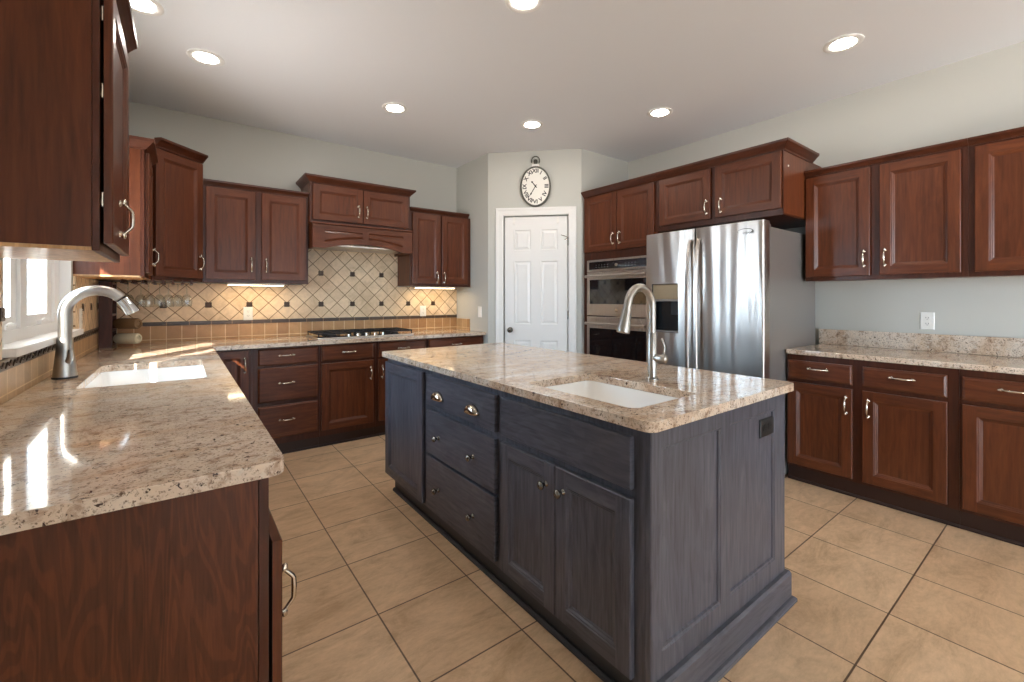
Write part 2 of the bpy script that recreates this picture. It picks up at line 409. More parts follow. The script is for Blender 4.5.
def sweep(mb, path, prof, z0, m=0):
    """mouldings: profile (out, up) swept along a plan path, outward = right of travel"""
    P = [Vector((x, y)) for x, y in path]; n = len(P); offs = []
    for i in range(n):
        ds = []
        if i > 0: ds.append((P[i] - P[i - 1]).normalized())
        if i < n - 1: ds.append((P[i + 1] - P[i]).normalized())
        ns = [Vector((d.y, -d.x)) for d in ds]
        if len(ns) == 1: offs.append(ns[0])
        else:
            h = (ns[0] + ns[1]).normalized(); offs.append(h / max(h.dot(ns[0]), 0.3))
    loops = [[Vector((P[i].x + offs[i].x * o, P[i].y + offs[i].y * o, z0 + u)) for o, u in prof] for i in range(n)]
    mb.rings(loops, [m], cap=True, capm=m, close_start=True)
CROWN = [(-0.004, 0), (0.006, 0), (0.010, 0.010), (0.016, 0.014), (0.030, 0.030), (0.042, 0.042), (0.048, 0.046), (0.050, 0.062), (-0.004, 0.062)]
CROWN_S = [(-0.004, 0), (0.005, 0), (0.009, 0.010), (0.020, 0.022), (0.028, 0.028), (0.030, 0.042), (-0.004, 0.042)]
def crown(parent, path, z0, prof=CROWN):
    mb = MB(); sweep(mb, path, prof, z0); return mb.build('crown_moulding', 'crown', parent)
def shell(parent, x0, x1, y0, y1, z0, z1, mat, openface=None):
    t = 0.018; mb = MB()
    mb.box(x0, x0 + t, y0, y1, z0, z1); mb.box(x1 - t, x1, y0, y1, z0, z1)
    if openface != 'y0': mb.box(x0 + t, x1 - t, y0, y0 + t, z0, z1)
    if openface != 'y1': mb.box(x0 + t, x1 - t, y1 - t, y1, z0, z1)
    mb.box(x0 + t, x1 - t, y0 + t, y1 - t, z0, z0 + t)
    return mb.build('carcass', mat, parent, merge=False)

# ------------------------------------------------------------------ the room
XL, XR, YB, YN, ZC = -0.49, 4.03, 4.53, -3.2, 2.8086
WY0, WY1, WZ0, WZ1 = 2.24, 3.41, 1.085, 2.20
struct(MB().box(-0.7, 5.0, -3.4, 4.7, -0.1, 0).build('floor', 'floor'))
struct(MB().box(-0.7, 5.0, -3.4, 4.7, ZC, ZC + 0.1).build('ceiling', 'ceil'))
mb = MB(); mb.box(XL - 0.16, XL, YN, WY0, 0, ZC); mb.box(XL - 0.16, XL, WY1, YB, 0, ZC); mb.box(XL - 0.16, XL, WY0, WY1, 0, WZ0); mb.box(XL - 0.16, XL, WY0, WY1, WZ1, ZC)
struct(mb.build('wall_west', 'wall'))
struct(MB().box(XL - 0.16, 2.62, YB, YB + 0.12, 0, ZC).build('wall_north', 'wall'))
struct(MB().box(XR, XR + 0.12, YN, 3.20, 0, ZC).build('wall_east', 'wall'))
mb = MB(); mb.hexa([(2.59, YB), (2.59, 3.86), (2.65, 3.90), (2.65, YB)], 0, ZC)
struct(mb.build('wall_pantry_side', 'wall'))
mb = MB(); mb.hexa([(3.28, 3.17), (XR, 3.17), (XR, 3.26), (3.30, 3.26)], 0, ZC)
struct(mb.build('wall_pantry_return', 'wall'))
FD = frame(2.59, 3.86, (1, -1, 0), (-1, -1, 0))      # the slanted pantry wall
LD = math.hypot(0.69, 0.69)
DU0, DU1, DZ = 0.176, 0.834, 2.125                   # door leaf
mb = MB()
mb.fbox(FD, 0, DU0 - 0.012, 0, ZC, -0.11, 0); mb.fbox(FD, DU1 + 0.012, LD, 0, ZC, -0.11, 0); mb.fbox(FD, DU0 - 0.012, DU1 + 0.012, DZ + 0.012, ZC, -0.11, 0)
struct(mb.build('wall_pantry_slant', 'wall'))
mb = MB()
SX0, SX1, SZ1 = -0.2, 3.8, 2.35
mb.box(XL - 0.16, SX0, YN - 0.14, YN, 0, ZC); mb.box(SX1, XR + 0.12, YN - 0.14, YN, 0, ZC); mb.box(SX0, SX1, YN - 0.14, YN, SZ1, ZC); mb.box(SX0, SX1, YN - 0.14, YN, 0, 0.1)
struct(mb.build('wall_south', 'wall'))
# unseen patio window behind the camera, made wide to let in fill daylight
w2 = struct(thing('window_2', None, None, (1.9, YN - 0.07, 0.1)))
mb = MB()
for i in range(4):
    x = SX0 + (SX1 - SX0 - 0.07) * i / 3; mb.box(x, x + 0.07, YN - 0.1, YN - 0.04, 0.1, SZ1)
mb.box(SX0, SX1, YN - 0.1, YN - 0.04, 0.1, 0.19); mb.box(SX0, SX1, YN - 0.1, YN - 0.04, SZ1 - 0.07, SZ1)
mb.build('window_frame', 'white', w2, merge=False)
MB().box(SX0 + 0.03, SX1 - 0.03, YN - 0.075, YN - 0.07, 0.15, SZ1 - 0.03).build('pane', 'pane', w2)
struct(MB().box(-1.36, XL - 0.17, 0.6, 5.4, 2.36, 2.46).build('sun_block_west', 'white'))  # unseen slab added outside to trim the sun coming through the kitchen window
struct(MB().box(-4.0, 6.0, -8.0, -3.42, 2.5, 2.6).build('sun_block_south', 'white'))  # unseen slab added to keep direct sun out of the south glazing
# kitchen window
w1 = struct(thing('window_1', None, None, (XL, 2.885, WZ0)))
mb = MB(); xa, xb = XL - 0.095, XL - 0.045
for y0, y1 in ((WY0, WY0 + 0.09), (WY1 - 0.12, WY1), (2.68, 2.76)): mb.box(xa, xb, y0, y1, WZ0, WZ1)
for y0, y1 in ((WY0 + 0.09, 2.68), (2.76, WY1 - 0.12)):
    mb.box(xa, xb, y0, y1, WZ1 - 0.07, WZ1); mb.box(xa, xb, y0, y1, WZ0, WZ0 + 0.06)
mb.build('window_frame', 'white', w1, merge=False)
for y0, y1, st in ((WY0 + 0.091, 2.679, 0.08), (2.761, WY1 - 0.121, 0.10)):
    mb = MB()
    for a, b in ((y0, y0 + 0.08), (y1 - st, y1)): mb.box(xa + 0.01, xb - 0.012, a, b, WZ0 + 0.061, WZ1 - 0.071)
    for a, b in ((WZ0 + 0.061, WZ0 + 0.11), (WZ1 - 0.12, WZ1 - 0.071)): mb.box(xa + 0.01, xb - 0.012, y0 + 0.08, y1 - st, a, b)
    sh = mb.build('sash', 'white', w1, merge=False)
    MB().box(xa + 0.022, xa + 0.027, y0 + 0.075, y1 - st + 0.005, WZ0 + 0.105, WZ1 - 0.115).build('pane', 'pane', sh)
    mb = MB(); mb.box(xb - 0.0118, xb + 0.004, (y0 + y1) / 2 - 0.03, (y0 + y1) / 2 + 0.03, WZ0 + 0.062, WZ0 + 0.078); mb.tube([(xb - 0.002, (y0 + y1) / 2, WZ0 + 0.078), (xb + 0.004, (y0 + y1) / 2 + 0.03, WZ0 + 0.085), (xb + 0.006, (y0 + y1) / 2 + 0.07, WZ0 + 0.08)], 0.006, 8)
    mb.build('crank_handle', 'white', sh, merge=False)
mb = MB(); mb.box(xb, XL + 0.001, WY0 - 0.0, WY0 + 0.014, WZ0 + 0.012, WZ1); mb.box(xb, XL + 0.001, WY1 - 0.014, WY1, WZ0 + 0.012, WZ1); mb.box(xb, XL + 0.001, WY0 + 0.014, WY1 - 0.014, WZ1 - 0.014, WZ1)
mb.build('jamb_lining', 'white', w1, merge=False)
MB().box(xb, XL + 0.045, WY0 - 0.04, WY1 + 0.04, WZ0 - 0.018, WZ0 + 0.012).build('window_sill', 'white', w1, bevel=0.004)
# pantry door
d1 = struct(thing('door_1', None, None, FD((DU0 + DU1) / 2, 0.0, -0.02)))
mb = MB(); wd = DU1 - DU0; ps = 0.102; pw = (wd - 3 * ps) / 2
ops = []
for k in range(2):
    a = DU0 + ps + k * (pw + ps)
    for z0, z1 in ((0.22, 0.83), (1.00, 1.66), (1.775, 1.99)): ops.append((a, a + pw, z0, z1))
RAISED = [(0.0, 0.0), (0.008, -0.010), (0.014, -0.010), (0.036, -0.002)]
panelled(mb, FD, DU0, DU1, 0.012, DZ, -0.045, 0.035, ops, prof=RAISED, mv=0, mh=0)
mb.build('leaf', 'white', d1)
def knob_at(F, u, z, w, r, parent, mat, name='knob'):
    m2 = MB(); m2._lathe(F(u, z, w), F.N, [(r * 1.05, 0), (r * 1.05, 0.006), (r * 0.45, 0.010), (r * 0.42, 0.03), (r * 0.85, 0.036), (r, 0.048), (r * 0.8, 0.06), (r * 0.35, 0.066), (0, 0.067)], 20, 0, True)
    return m2.build(name, mat, parent, smooth=40)
knob_at(FD, DU0 + 0.06, 0.94, -0.0095, 0.028, d1, 'pewter')
for z in (0.25, 1.10, 1.86):
    mb = MB(); mb.tube([FD(DU1 + 0.006, z - 0.045, -0.002), FD(DU1 + 0.006, z + 0.045, -0.002)], 0.0065, 8); mb.build('hinge', 'pewter', d1, smooth=40)
mb = MB(); mb.tube([FD(DU1 + 0.006, 1.90, 0.003), FD(DU1 - 0.04, 1.915, 0.03), FD(DU1 - 0.065, 1.925, 0.012)], 0.004, 8); mb.tube([FD(DU1 + 0.0, 1.895, 0.003), FD(DU1 - 0.03, 1.875, 0.02)], 0.004, 8)
mb.build('door_stop', 'nickel', d1, smooth=40)
for u in (DU0 + 0.10, DU1 - 0.10):
    mb = MB(); mb.fbox(FD, u - 0.012, u + 0.012, DZ - 0.07, DZ + 0.003, -0.0095, -0.007); mb.fbox(FD, u - 0.012, u + 0.012, DZ - 0.075, DZ - 0.068, -0.0095, 0.014); mb.fbox(FD, u - 0.012, u + 0.012, DZ - 0.07, DZ - 0.052, 0.011, 0.014)
    mb.build('over_door_hook', 'plastic', d1, merge=False)
MB().fbox(FD, DU0 - 0.0115, DU1 + 0.0115, 0.001, DZ + 0.0115, -0.085, -0.06).build('leak_backing', 'white', d1)  # backing added behind the leaf to block light leaking round it
# casing
CAS = [(0, 0.0), (0.0, 0.010), (0.012, 0.016), (0.05, 0.018), (0.062, 0.022), (0.078, 0.022), (0.082, 0.018), (0.082, 0.0)]
mb = MB(); cu0, cu1, cz = DU0 - 0.01, DU1 + 0.01, DZ + 0.01
for k in range(len(CAS) - 1):
    (o0, w0), (o1, w1_) = CAS[k], CAS[k + 1]
    pth = lambda o, w: [FD(cu0 - o, 0, w + 0.0005), FD(cu0 - o, cz + o, w + 0.0005), FD(cu1 + o, cz + o, w + 0.0005), FD(cu1 + o, 0, w + 0.0005)]
    A, B = pth(o0, w0), pth(o1, w1_)
    for i in range(3): mb.quad([A[i], A[i + 1], B[i + 1], B[i]])
struct(mb.build('trim_1', 'white'))

# ------------------------------------------------------------------ tiled backsplash
bs = thing('backsplash', 'cream diagonal stone tile backsplash with bronze accents behind the cooktop', 'backsplash', (1.05, YB, 0.914))
yb = YB - 0.0005
mb = MB(); mb.hexa([(XL + 0.012, YB - 0.010), (2.588, YB - 0.010), (2.588, yb), (XL + 0.012, yb)], 1.080, 1.3955)
mb.box(0.902, 1.859, YB - 0.010, yb, 1.3955, 1.94); mb.build('diagonal_tiles', 'diag_x', bs, merge=False)
MB().box(XL + 0.012, 2.588, YB - 0.014, yb, 1.048, 1.079).build('border_strip', 'list_x', bs, bevel=0.002)
MB().box(XL + 0.012, 2.588, YB - 0.010, yb, 0.9145, 1.047).build('low_course', 'low_x', bs)
MB().box(2.579, 2.5885, 4.22, YB - 0.0145, 0.9145, 1.039).build('side_course', 'low_y', bs)
def accent(F, u, z, w, parent):
    mb = MB(); h = 0.023
    mb.rings([rect(F, u - h, u + h, z - h, z + h, w), rect(F, u - h, u + h, z - h, z + h, w + 0.002), rect(F, u - h + 0.003, u + h - 0.003, z - h + 0.003, z + h - 0.003, w + 0.004),
              rect(F, u - 0.012, u + 0.012, z - 0.012, z + 0.012, w + 0.003), rect(F, u - 0.009, u + 0.009, z - 0.009, z + 0.009, w + 0.0045)], [0], cap=True)
    mb.build('accent_tile', 'accent', parent)
FB = frame(0, YB, (1, 0, 0), (0, -1, 0))
for i in range(-1, 8): accent(FB, 0.18 + 0.3 * i, 1.214, 0.0102, bs)
for i in (3, 4, 5): accent(FB, 0.18 + 0.3 * i, 1.514, 0.0102, bs)
bw = thing('backsplash', 'cream stone tile splash with dark border around the sink window', 'backsplash', (XL, 2.8, 0.914))
xl = XL + 0.0005
for y0, y1 in ((WY1 + 0.045, YB - 0.011), (1.1, WY0 - 0.045)): MB().box(xl, XL + 0.01, y0, y1, 1.063, 1.395).build('diagonal_tiles', 'diag_y', bw)
mb = MB(); mb.box(xl, XL + 0.014, 1.1, YB - 0.015, 1.024, 1.062)
for k in range(40):       # scroll relief on the border
    y = 1.16 + 0.083 * k
    if y < YB - 0.06: mb.tube([(XL + 0.0145, y - 0.03, 1.032), (XL + 0.016, y - 0.012, 1.048), (XL + 0.016, y + 0.008, 1.038), (XL + 0.0145, y + 0.03, 1.052)], 0.003, 6)
mb.build('border_strip', 'list_y', bw, merge=False)
MB().box(xl, XL + 0.01, 1.1, YB - 0.011, 0.9145, 1.023).build('low_course', 'low_y', bw)
FW = frame(XL, 0, (0, 1, 0), (1, 0, 0))
for y in (3.69, 3.99, 4.29, 2.19, 1.89): accent(FW, y, 1.214, 0.0102, bw)

# ------------------------------------------------------------------ granite worktops
def rrect(x0, x1, y0, y1, r, n=5):
    pts = []
    for cx, cy, a0 in ((x1 - r, y0 + r, -90), (x1 - r, y1 - r, 0), (x0 + r, y1 - r, 90), (x0 + r, y0 + r, 180)):
        for k in range(n + 1):
            a = math.radians(a0 + 90 * k / n); pts.append((cx + r * math.cos(a), cy + r * math.sin(a)))
    return pts
def slab(name, outline, holes, z0, z1, label, cat, loc, bev=0.008):
    bm = bmesh.new(); edges = []
    for lp in [outline] + holes:
        vs = [bm.verts.new((x - loc[0], y - loc[1], z0 - loc[2])) for x, y in lp]
        edges += [bm.edges.new((vs[i], vs[(i + 1) % len(vs)])) for i in range(len(vs))]
    bmesh.ops.triangle_fill(bm, edges=edges, use_beauty=True)
    r = bmesh.ops.extrude_face_region(bm, geom=list(bm.faces))
    for v in [g for g in r['geom'] if isinstance(g, bmesh.types.BMVert)]: v.co.z += z1 - z0
    bmesh.ops.recalc_face_normals(bm, faces=bm.faces)
    me = bpy.data.meshes.new(name); bm.to_mesh(me); bm.free(); me.materials.append(M['granite'])
    o = bpy.data.objects.new(name, me); COL.objects.link(o); o.location = loc
    md = o.modifiers.new('edge', 'BEVEL'); md.width = bev; md.segments = 3; md.limit_method = 'ANGLE'; md.angle_limit = math.radians(60)
    return tag(o, label, cat)
def rc(x, y, r, a0, n=5): return [(x + r * math.cos(math.radians(a0 + 90 * k / n)), y + r * math.sin(math.radians(a0 + 90 * k / n))) for k in range(n + 1)]
LX = 0.183; CT, CB = 0.914, 0.882
left_out = [(XL + 0.0005, 1.066)] + rc(LX - 0.03, 1.066 + 0.03, 0.03, -90) + [(LX, 3.893), (2.588, 3.893), (2.588, YB - 0.0005), (XL + 0.0005, YB - 0.0005)]
slab('granite_worktop', left_out, [rrect(-0.335, 0.09, 2.39, 3.13, 0.03)], CB, CT, 'L-shaped speckled beige granite worktop under the window and cooktop', 'worktop', (0, 3.5, CB))
isl_out = rrect(1.062, 2.065, 0.753, 2.875, 0.035)
slab('granite_worktop', isl_out, [rrect(1.155, 1.535, 0.885, 1.437, 0.03)], CB, CT, 'glossy beige granite slab on top of the grey island', 'worktop', (1.56, 1.8, CB), 0.012)
slab('granite_worktop', [(3.39, 1.306), (3.39, -0.42), (XR - 0.001, -0.42), (XR - 0.001, 1.306)], [], CB, CT, 'narrow granite worktop beside the refrigerator', 'worktop', (3.7, 0.45, CB))
tag(MB().box(4.008, XR - 0.0005, -0.42, 1.306, CT + 0.0005, 1.03).build('granite_upstand', 'granite', bevel=0.003), 'low granite upstand along the wall beside the refrigerator', 'upstand')

# ------------------------------------------------------------------ sinks
def basin(x0, x1, y0, y1, zb, label, drain):
    t = thing('undermount_sink', label, 'sink', ((x0 + x1) / 2, (y0 + y1) / 2, zb))
    mb = MB()
    L_ = lambda i, z, r: [(x, y, z) for x, y in rrect(x0 + i, x1 - i, y0 + i, y1 - i, r)]
    mb.rings([L_(-0.02, CB - 0.012, 0.04), L_(-0.02, CB - 0.001, 0.04), L_(-0.001, CB - 0.001, 0.035), L_(0.001, CB - 0.02, 0.035), L_(0.012, zb + 0.05, 0.05), L_(0.03, zb + 0.015, 0.05), L_(0.06, zb + 0.006, 0.05)], cap=True)
    mb.rings([L_(-0.02, CB - 0.012, 0.04), L_(-0.008, CB - 0.02, 0.04), L_(0.0, zb + 0.04, 0.05), L_(0.03, zb - 0.004, 0.05)], cap=True)
    mb.build('basin', 'porcelain', t, smooth=45, merge=False)
    mb = MB(); mb._lathe(Vector((drain[0], drain[1], zb + 0.0065)), Vector((0, 0, 1)), [(0.045, 0), (0.045, 0.003), (0.034, 0.002), (0.03, -0.0), (0.012, 0.0), (0.01, 0.006), (0.0, 0.007)], 24, 0, True)
    mb.build('drain', 'chrome', t, smooth=40)
    return t
basin(-0.335, 0.09, 2.39, 3.13, 0.70, 'white undermount sink set in the granite below the window', (-0.12, 2.76))
basin(1.155, 1.535, 0.885, 1.437, 0.74, 'white undermount prep sink set in the island granite', (1.40, 1.10))

# ------------------------------------------------------------------ faucets
f1 = thing('kitchen_faucet', 'brushed metal arched pull-down faucet standing at the window sink', 'faucet', (-0.415, 2.75, CT))
mb = MB(); mb._lathe(Vector((-0.415, 2.75, CT + 0.0005)), Vector((0, 0, 1)), [(0.043, 0), (0.043, 0.008)], 28, 0, True); mb.build('base_ring', 'slate_dark', f1, smooth=40)
mb = MB(); mb._lathe(Vector((-0.415, 2.75, CT + 0.009)), Vector((0, 0, 1)), [(0.041, 0), (0.036, 0.05), (0.029, 0.12), (0.0265, 0.165), (0.0255, 0.17)], 28, 0, True); mb.build('body', 'faucet', f1, smooth=50)
R = 0.106; cxp = -0.415 + R; cz_ = 1.305 - R
pts = [(-0.415, 2.75, 1.0805), (-0.415, 2.75, cz_ - 0.02)]
pts += [(cxp - R * math.cos(a), 2.75, cz_ + R * math.sin(a)) for a in [math.radians(x) for x in range(0, 140, 6)]]
mb = MB(); mb.tube(pts, 0.0235, 20); mb.build('spout', 'faucet', f1, smooth=50)
a = math.radians(140); e0 = Vector((cxp - R * math.cos(a), 2.75, cz_ + R * math.sin(a))); dr = Vector((math.sin(a), 0, math.cos(a)))
mb = MB(); mb.tube([e0, e0 + dr * 0.006], 0.0215, 20); mb.build('joint_ring', 'black', f1, smooth=50)
mb = MB(); mb.tube([e0 + dr * 0.0065, e0 + dr * 0.03 + Vector((0.0, 0, -0.002)), e0 + dr * 0.06 + Vector((-0.004, 0, -0.005)), e0 + dr * 0.078 + Vector((-0.007, 0, -0.008))], [0.0235, 0.025, 0.028, 0.029], 20); mb.build('spray_head', 'chrome', f1, smooth=50)
mb = MB(); mb.tube([(-0.415 + 0.012, 2.75 - 0.024, CT + 0.075), (-0.415 + 0.022, 2.75 - 0.036, CT + 0.09), (-0.415 + 0.024, 2.75 - 0.040, CT + 0.13)], [0.012, 0.012, 0.007], 12); mb.build('lever_handle', 'faucet', f1, smooth=50)

f2 = thing('kitchen_faucet', 'tall gooseneck pull-down faucet standing on the island worktop', 'faucet', (1.645, 1.165, CT))
c0 = Vector((1.645, 1.165, CT + 0.0005))
mb = MB(); mb._lathe(c0, Vector((0, 0, 1)), [(0.027, 0), (0.027, 0.006), (0.0215, 0.010)], 28, 0, True); mb.build('base_ring', 'faucet', f2, smooth=40)
mb = MB(); mb._lathe(c0 + Vector((0, 0, 0.0105)), Vector((0, 0, 1)), [(0.0205, 0), (0.0205, 0.19), (0.0185, 0.193)], 28, 0, True); mb.build('body', 'faucet', f2, smooth=50)
R = 0.083; zc = 1.315 - R
pts = [c0 + Vector((0, 0, 0.204)), Vector((1.645, 1.165, zc - 0.05))] + [Vector((1.645 - R + R * math.cos(a), 1.165, zc + R * math.sin(a))) for a in [math.radians(x) for x in range(0, 166, 9)]]
a = math.radians(165); dr = Vector((-math.sin(a), 0, math.cos(a)))
pts.append(pts[-1] + dr * 0.035)
mb = MB(); mb.tube(pts, 0.0165, 20); mb.build('spout', 'faucet', f2, smooth=50)
e0 = pts[-1]
mb = MB(); mb.tube([e0 + dr * 0.0005, e0 + dr * 0.02, e0 + dr * 0.085, e0 + dr * 0.10], [0.0185, 0.019, 0.027, 0.0265], 20); mb.build('spray_head', 'faucet', f2, smooth=50)
mb = MB(); hz = c0.z + 0.095
mb._lathe(Vector((1.645, 1.143, hz)), Vector((0, -1, 0)), [(0.0165, 0), (0.0165, 0.025), (0.019, 0.027), (0.019, 0.045), (0.012, 0.052), (0, 0.053)], 20, 0, True); mb.build('valve', 'faucet', f2, smooth=45)
mb = MB(); mb.tube([(1.645, 1.108, hz + 0.0195), (1.645, 1.103, hz + 0.05), (1.645, 1.118, hz + 0.085)], [0.005, 0.005, 0.006], 10); mb.build('lever_handle', 'faucet', f2, smooth=50)

# ------------------------------------------------------------------ island
isl = thing('kitchen_island', 'slate grey panelled kitchen island standing alone on the tile floor', 'island', (1.56, 1.8, 0))
IM = ('slate_v', 'slate_h')
shell(isl, 1.116, 2.02, 0.802, 2.83, 0.10, CB - 0.0005, 'slate_v', None)
FI = frame(1.115, 0, (0, -1, 0), (-1, 0, 0))       # front, u = -y
MB().fbox(FI, -2.83, -0.802, 0.10, CB - 0.0005, 0, 0.0).v
mb = MB(); mb.box(1.098, 1.1155, 0.802, 2.832, 0.10, CB - 0.0005); mb.build('face_frame', 'slate_v', isl)
FI = frame(1.0975, 0, (0, -1, 0), (-1, 0, 0))
door(isl, FI, -2.826, -2.272, 0.115, 0.853, mats=IM)
for (z0, z1) in ((0.69, 0.85), (0.425, 0.66), (0.13, 0.41)):
    dw = drawer(isl, FI, -2.218, -1.556, z0, z1, mats=IM, st=0.006)
    for u in (-2.069, -1.73):
        if z0 > 0.6:
            m2 = MB(); c = FI(u, 0.738, 0.0222); loops = []
            for k in range(9):          # half-dome cup pull
                a = math.pi * k / 8; loops.append([c + FI.U * (0.056 * math.cos(a)) * s_ + Vector((0, 0, 0.042 * math.sin(a) * s_)) + FI.N * w_ for s_, w_ in ((1.0, 0.0), (0.97, 0.012), (0.85, 0.022), (0.6, 0.028), (0.0, 0.030))])
            for k in range(8):
                for q in range(4): m2.quad([loops[k][q], loops[k + 1][q], loops[k + 1][q + 1], loops[k][q + 1]])
            hd = m2.build('cup_pull', 'nickel', dw, smooth=60)
            md = hd.modifiers.new('t', 'SOLIDIFY'); md.thickness = 0.002
        else:
            z = 0.535 if z0 > 0.4 else 0.262
            m2 = MB(); m2._lathe(FI(u, z, 0.0222), FI.N, [(0.012, 0), (0.011, 0.003), (0.006, 0.006), (0.0055, 0.014), (0.011, 0.019), (0.0155, 0.025), (0.0165, 0.029), (0.0135, 0.033), (0.007, 0.0345), (0.006, 0.0375), (0.0, 0.0385)], 18, 0, True)
            m2.build('knob', 'pewter', dw, smooth=60, merge=False)
drawer(isl, FI, -1.511, -0.839, 0.69, 0.85, mats=IM, st=0.006)
for u0, u1, uk in ((-1.511, -1.1755, -1.219), (-1.1715, -0.839, -1.13)):
    d = door(isl, FI, u0, u1, 0.118, 0.662, mats=IM)
    m2 = MB(); m2._lathe(FI(uk, 0.583, 0.0222), FI.N, [(0.012, 0), (0.011, 0.003), (0.006, 0.006), (0.0055, 0.014), (0.011, 0.019), (0.0155, 0.025), (0.0165, 0.029), (0.0135, 0.033), (0.007, 0.0345), (0.006, 0.0375), (0.0, 0.0385)], 18, 0, True)
    m2.build('knob', 'pewter', d, smooth=60, merge=False)
FE = frame(0, 0.801, (1, 0, 0), (0, -1, 0))        # end with two recessed panels
mb = MB(); panelled(mb, FE, 1.098, 2.022, 0.02, CB - 0.001, 0.0, 0.02, [(1.152, 1.498, 0.205, 0.82), (1.56, 1.925, 0.205, 0.82)], prof=[(0, 0), (0.005, -0.003), (0.010, -0.003), (0.013, -0.009)], mh=0)
mb.build('end_panel', list(IM), isl)
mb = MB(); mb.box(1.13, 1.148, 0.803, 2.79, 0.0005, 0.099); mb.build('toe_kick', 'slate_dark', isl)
BASE = [(0.0, 0.0005), (0.034, 0.0005), (0.034, 0.012), (0.026, 0.020), (0.018, 0.022), (0.018, 0.115), (0.012, 0.128), (0.0, 0.13)]
mb = MB(); sweep(mb, [(1.098, 0.7805), (2.0225, 0.7805), (2.0225, 2.83)], BASE, 0); mb.build('base_moulding', 'slate_h', isl)
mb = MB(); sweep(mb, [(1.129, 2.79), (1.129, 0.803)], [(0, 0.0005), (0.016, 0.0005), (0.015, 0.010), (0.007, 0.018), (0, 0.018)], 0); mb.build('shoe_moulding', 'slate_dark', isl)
# black outlet on the island end
def outlet(F, u, z, w, label, pmat='plastic', horiz=False, group=None, switch=False):
    t = thing('wall_outlet' if not switch else 'light_switch', label, 'outlet' if not switch else 'switch', F(u, z, w), group)
    a, b = (0.036, 0.059) if not horiz else (0.059, 0.036)
    mb = MB(); mb.rings([rect(F, u - a, u + a, z - b, z + b, w + 0.0005), rect(F, u - a, u + a, z - b, z + b, w + 0.003), rect(F, u - a + 0.004, u + a - 0.004, z - b + 0.004, z + b - 0.004, w + 0.006)], cap=True, close_start=True)
    mb.build('cover_plate', pmat, t)
    for s in ((-1, 1) if not switch else (0,)):
        du, dz = (0, s * 0.0195) if not horiz else (s * 0.0195, 0)
        mb = MB()
        if switch: mb.fbox(F, u - 0.016, u + 0.016, z - 0.032, z + 0.032, w + 0.006, w + 0.0095); mb.build('rocker', pmat, t, bevel=0.002)
        else:
            pts = rrect(-0.016, 0.016, -0.0135, 0.0135, 0.009)
            mb.rings([[F(u + du + p, z + dz + q, w + 0.006) for p, q in pts], [F(u + du + p, z + dz + q, w + 0.008) for p, q in pts]], cap=True)
            r = mb.build('socket', pmat, t)
            sl = MB()
            for k in (-1, 1): sl.fbox(F, u + du + k * 0.0063 - 0.0012, u + du + k * 0.0063 + 0.0012, z + dz - 0.001, z + dz + 0.007, w + 0.008, w + 0.0083)
            sl.fbox(F, u + du - 0.002, u + du + 0.002, z + dz - 0.009, z + dz - 0.005, w + 0.008, w + 0.0083)
            sl.build('slots', 'ink', r, merge=False)
    return t
outlet(FE, 1.865, 0.755, 0.0115, 'black power outlet in the upper corner of the island end panel', 'black', True)
outlet(FB, 0.469, 1.135, 0.0103, 'white power outlet in the tile below the wall cabinet beside the diagonal corner cabinet', group=None)
outlet(FB, 2.156, 1.13, 0.0103, 'white power outlet in the tile near the pantry corner')
FR = frame(XR, 0, (0, -1, 0), (-1, 0, 0))
outlet(FR, -0.679, 1.116, 0, 'white power outlet on the painted wall above the granite upstand')
outlet(frame(2.59, 0, (0, -1, 0), (-1, 0, 0)), -4.018, 1.123, 0, 'white light switch on the painted wall next to the pantry door', switch=True)
outlet(FW, 3.60, 1.15, 0.0103, 'white outlet in the tile beside the sink window')

# ------------------------------------------------------------------ peninsula / window-side base cabinets
CM = ('cherry_v', 'cherry_h')
FL = frame(0.153, 0, (0, 1, 0), (1, 0, 0))
t = thing('base_cabinet', 'cherry base cabinet with plain wide end panel under the near granite end', 'cabinet', (-0.15, 1.4, 0), 'base cabinets under the window worktop')
shell(t, XL + 0.001, 0.134, 1.115, 1.60, 0.10, CB - 0.0005, 'cherry_v', None)
MB().box(XL + 0.001, 0.133, 1.095, 1.1145, 0.0005, CB - 0.0005).build('end_panel', 'endpanel', t, bevel=0.001)
MB().box(0.1345, 0.153, 1.095, 1.60, 0.10, CB - 0.0005).build('face_frame', 'cherry_frame', t)
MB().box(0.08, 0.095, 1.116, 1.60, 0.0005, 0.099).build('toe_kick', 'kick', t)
d = door(t, FL, 1.10, 1.585, 0.115, 0.725, w0=0.008); pull(d, FL, 1.14, 0.585, True, 0.028)
for y0, y1, lab in ((1.601, 2.30, 'cherry base cabinet between the near cabinet and the window sink'), (2.301, 3.20, 'cherry sink base cabinet below the window sink'), (3.201, 3.75, 'cherry base cabinet between the window sink and the corner')):
    t = thing('base_cabinet', lab, 'cabinet', (-0.15, (y0 + y1) / 2, 0), 'base cabinets under the window worktop')
    shell(t, XL + 0.001, 0.134, y0, y1, 0.10, CB - 0.0005, 'cherry_v')
    MB().box(0.1345, 0.153, y0, y1, 0.10, CB - 0.0005).build('face_frame', 'cherry_frame', t)
    MB().box(0.08, 0.095, y0, y1, 0.0005, 0.099).build('toe_kick', 'kick', t)
    ym = (y0 + y1) / 2
    for a, b, h in ((y0 + 0.02, ym - 0.003, ym - 0.035), (ym + 0.003, y1 - 0.02, ym + 0.035)):
        d = door(t, FL, a, b, 0.115, 0.715); pull(d, FL, h, 0.61, True)
        dw = drawer(t, FL, a, b, 0.735, 0.865)
        if 'sink base' not in lab: pull(dw, FL, (a + b) / 2, 0.80)

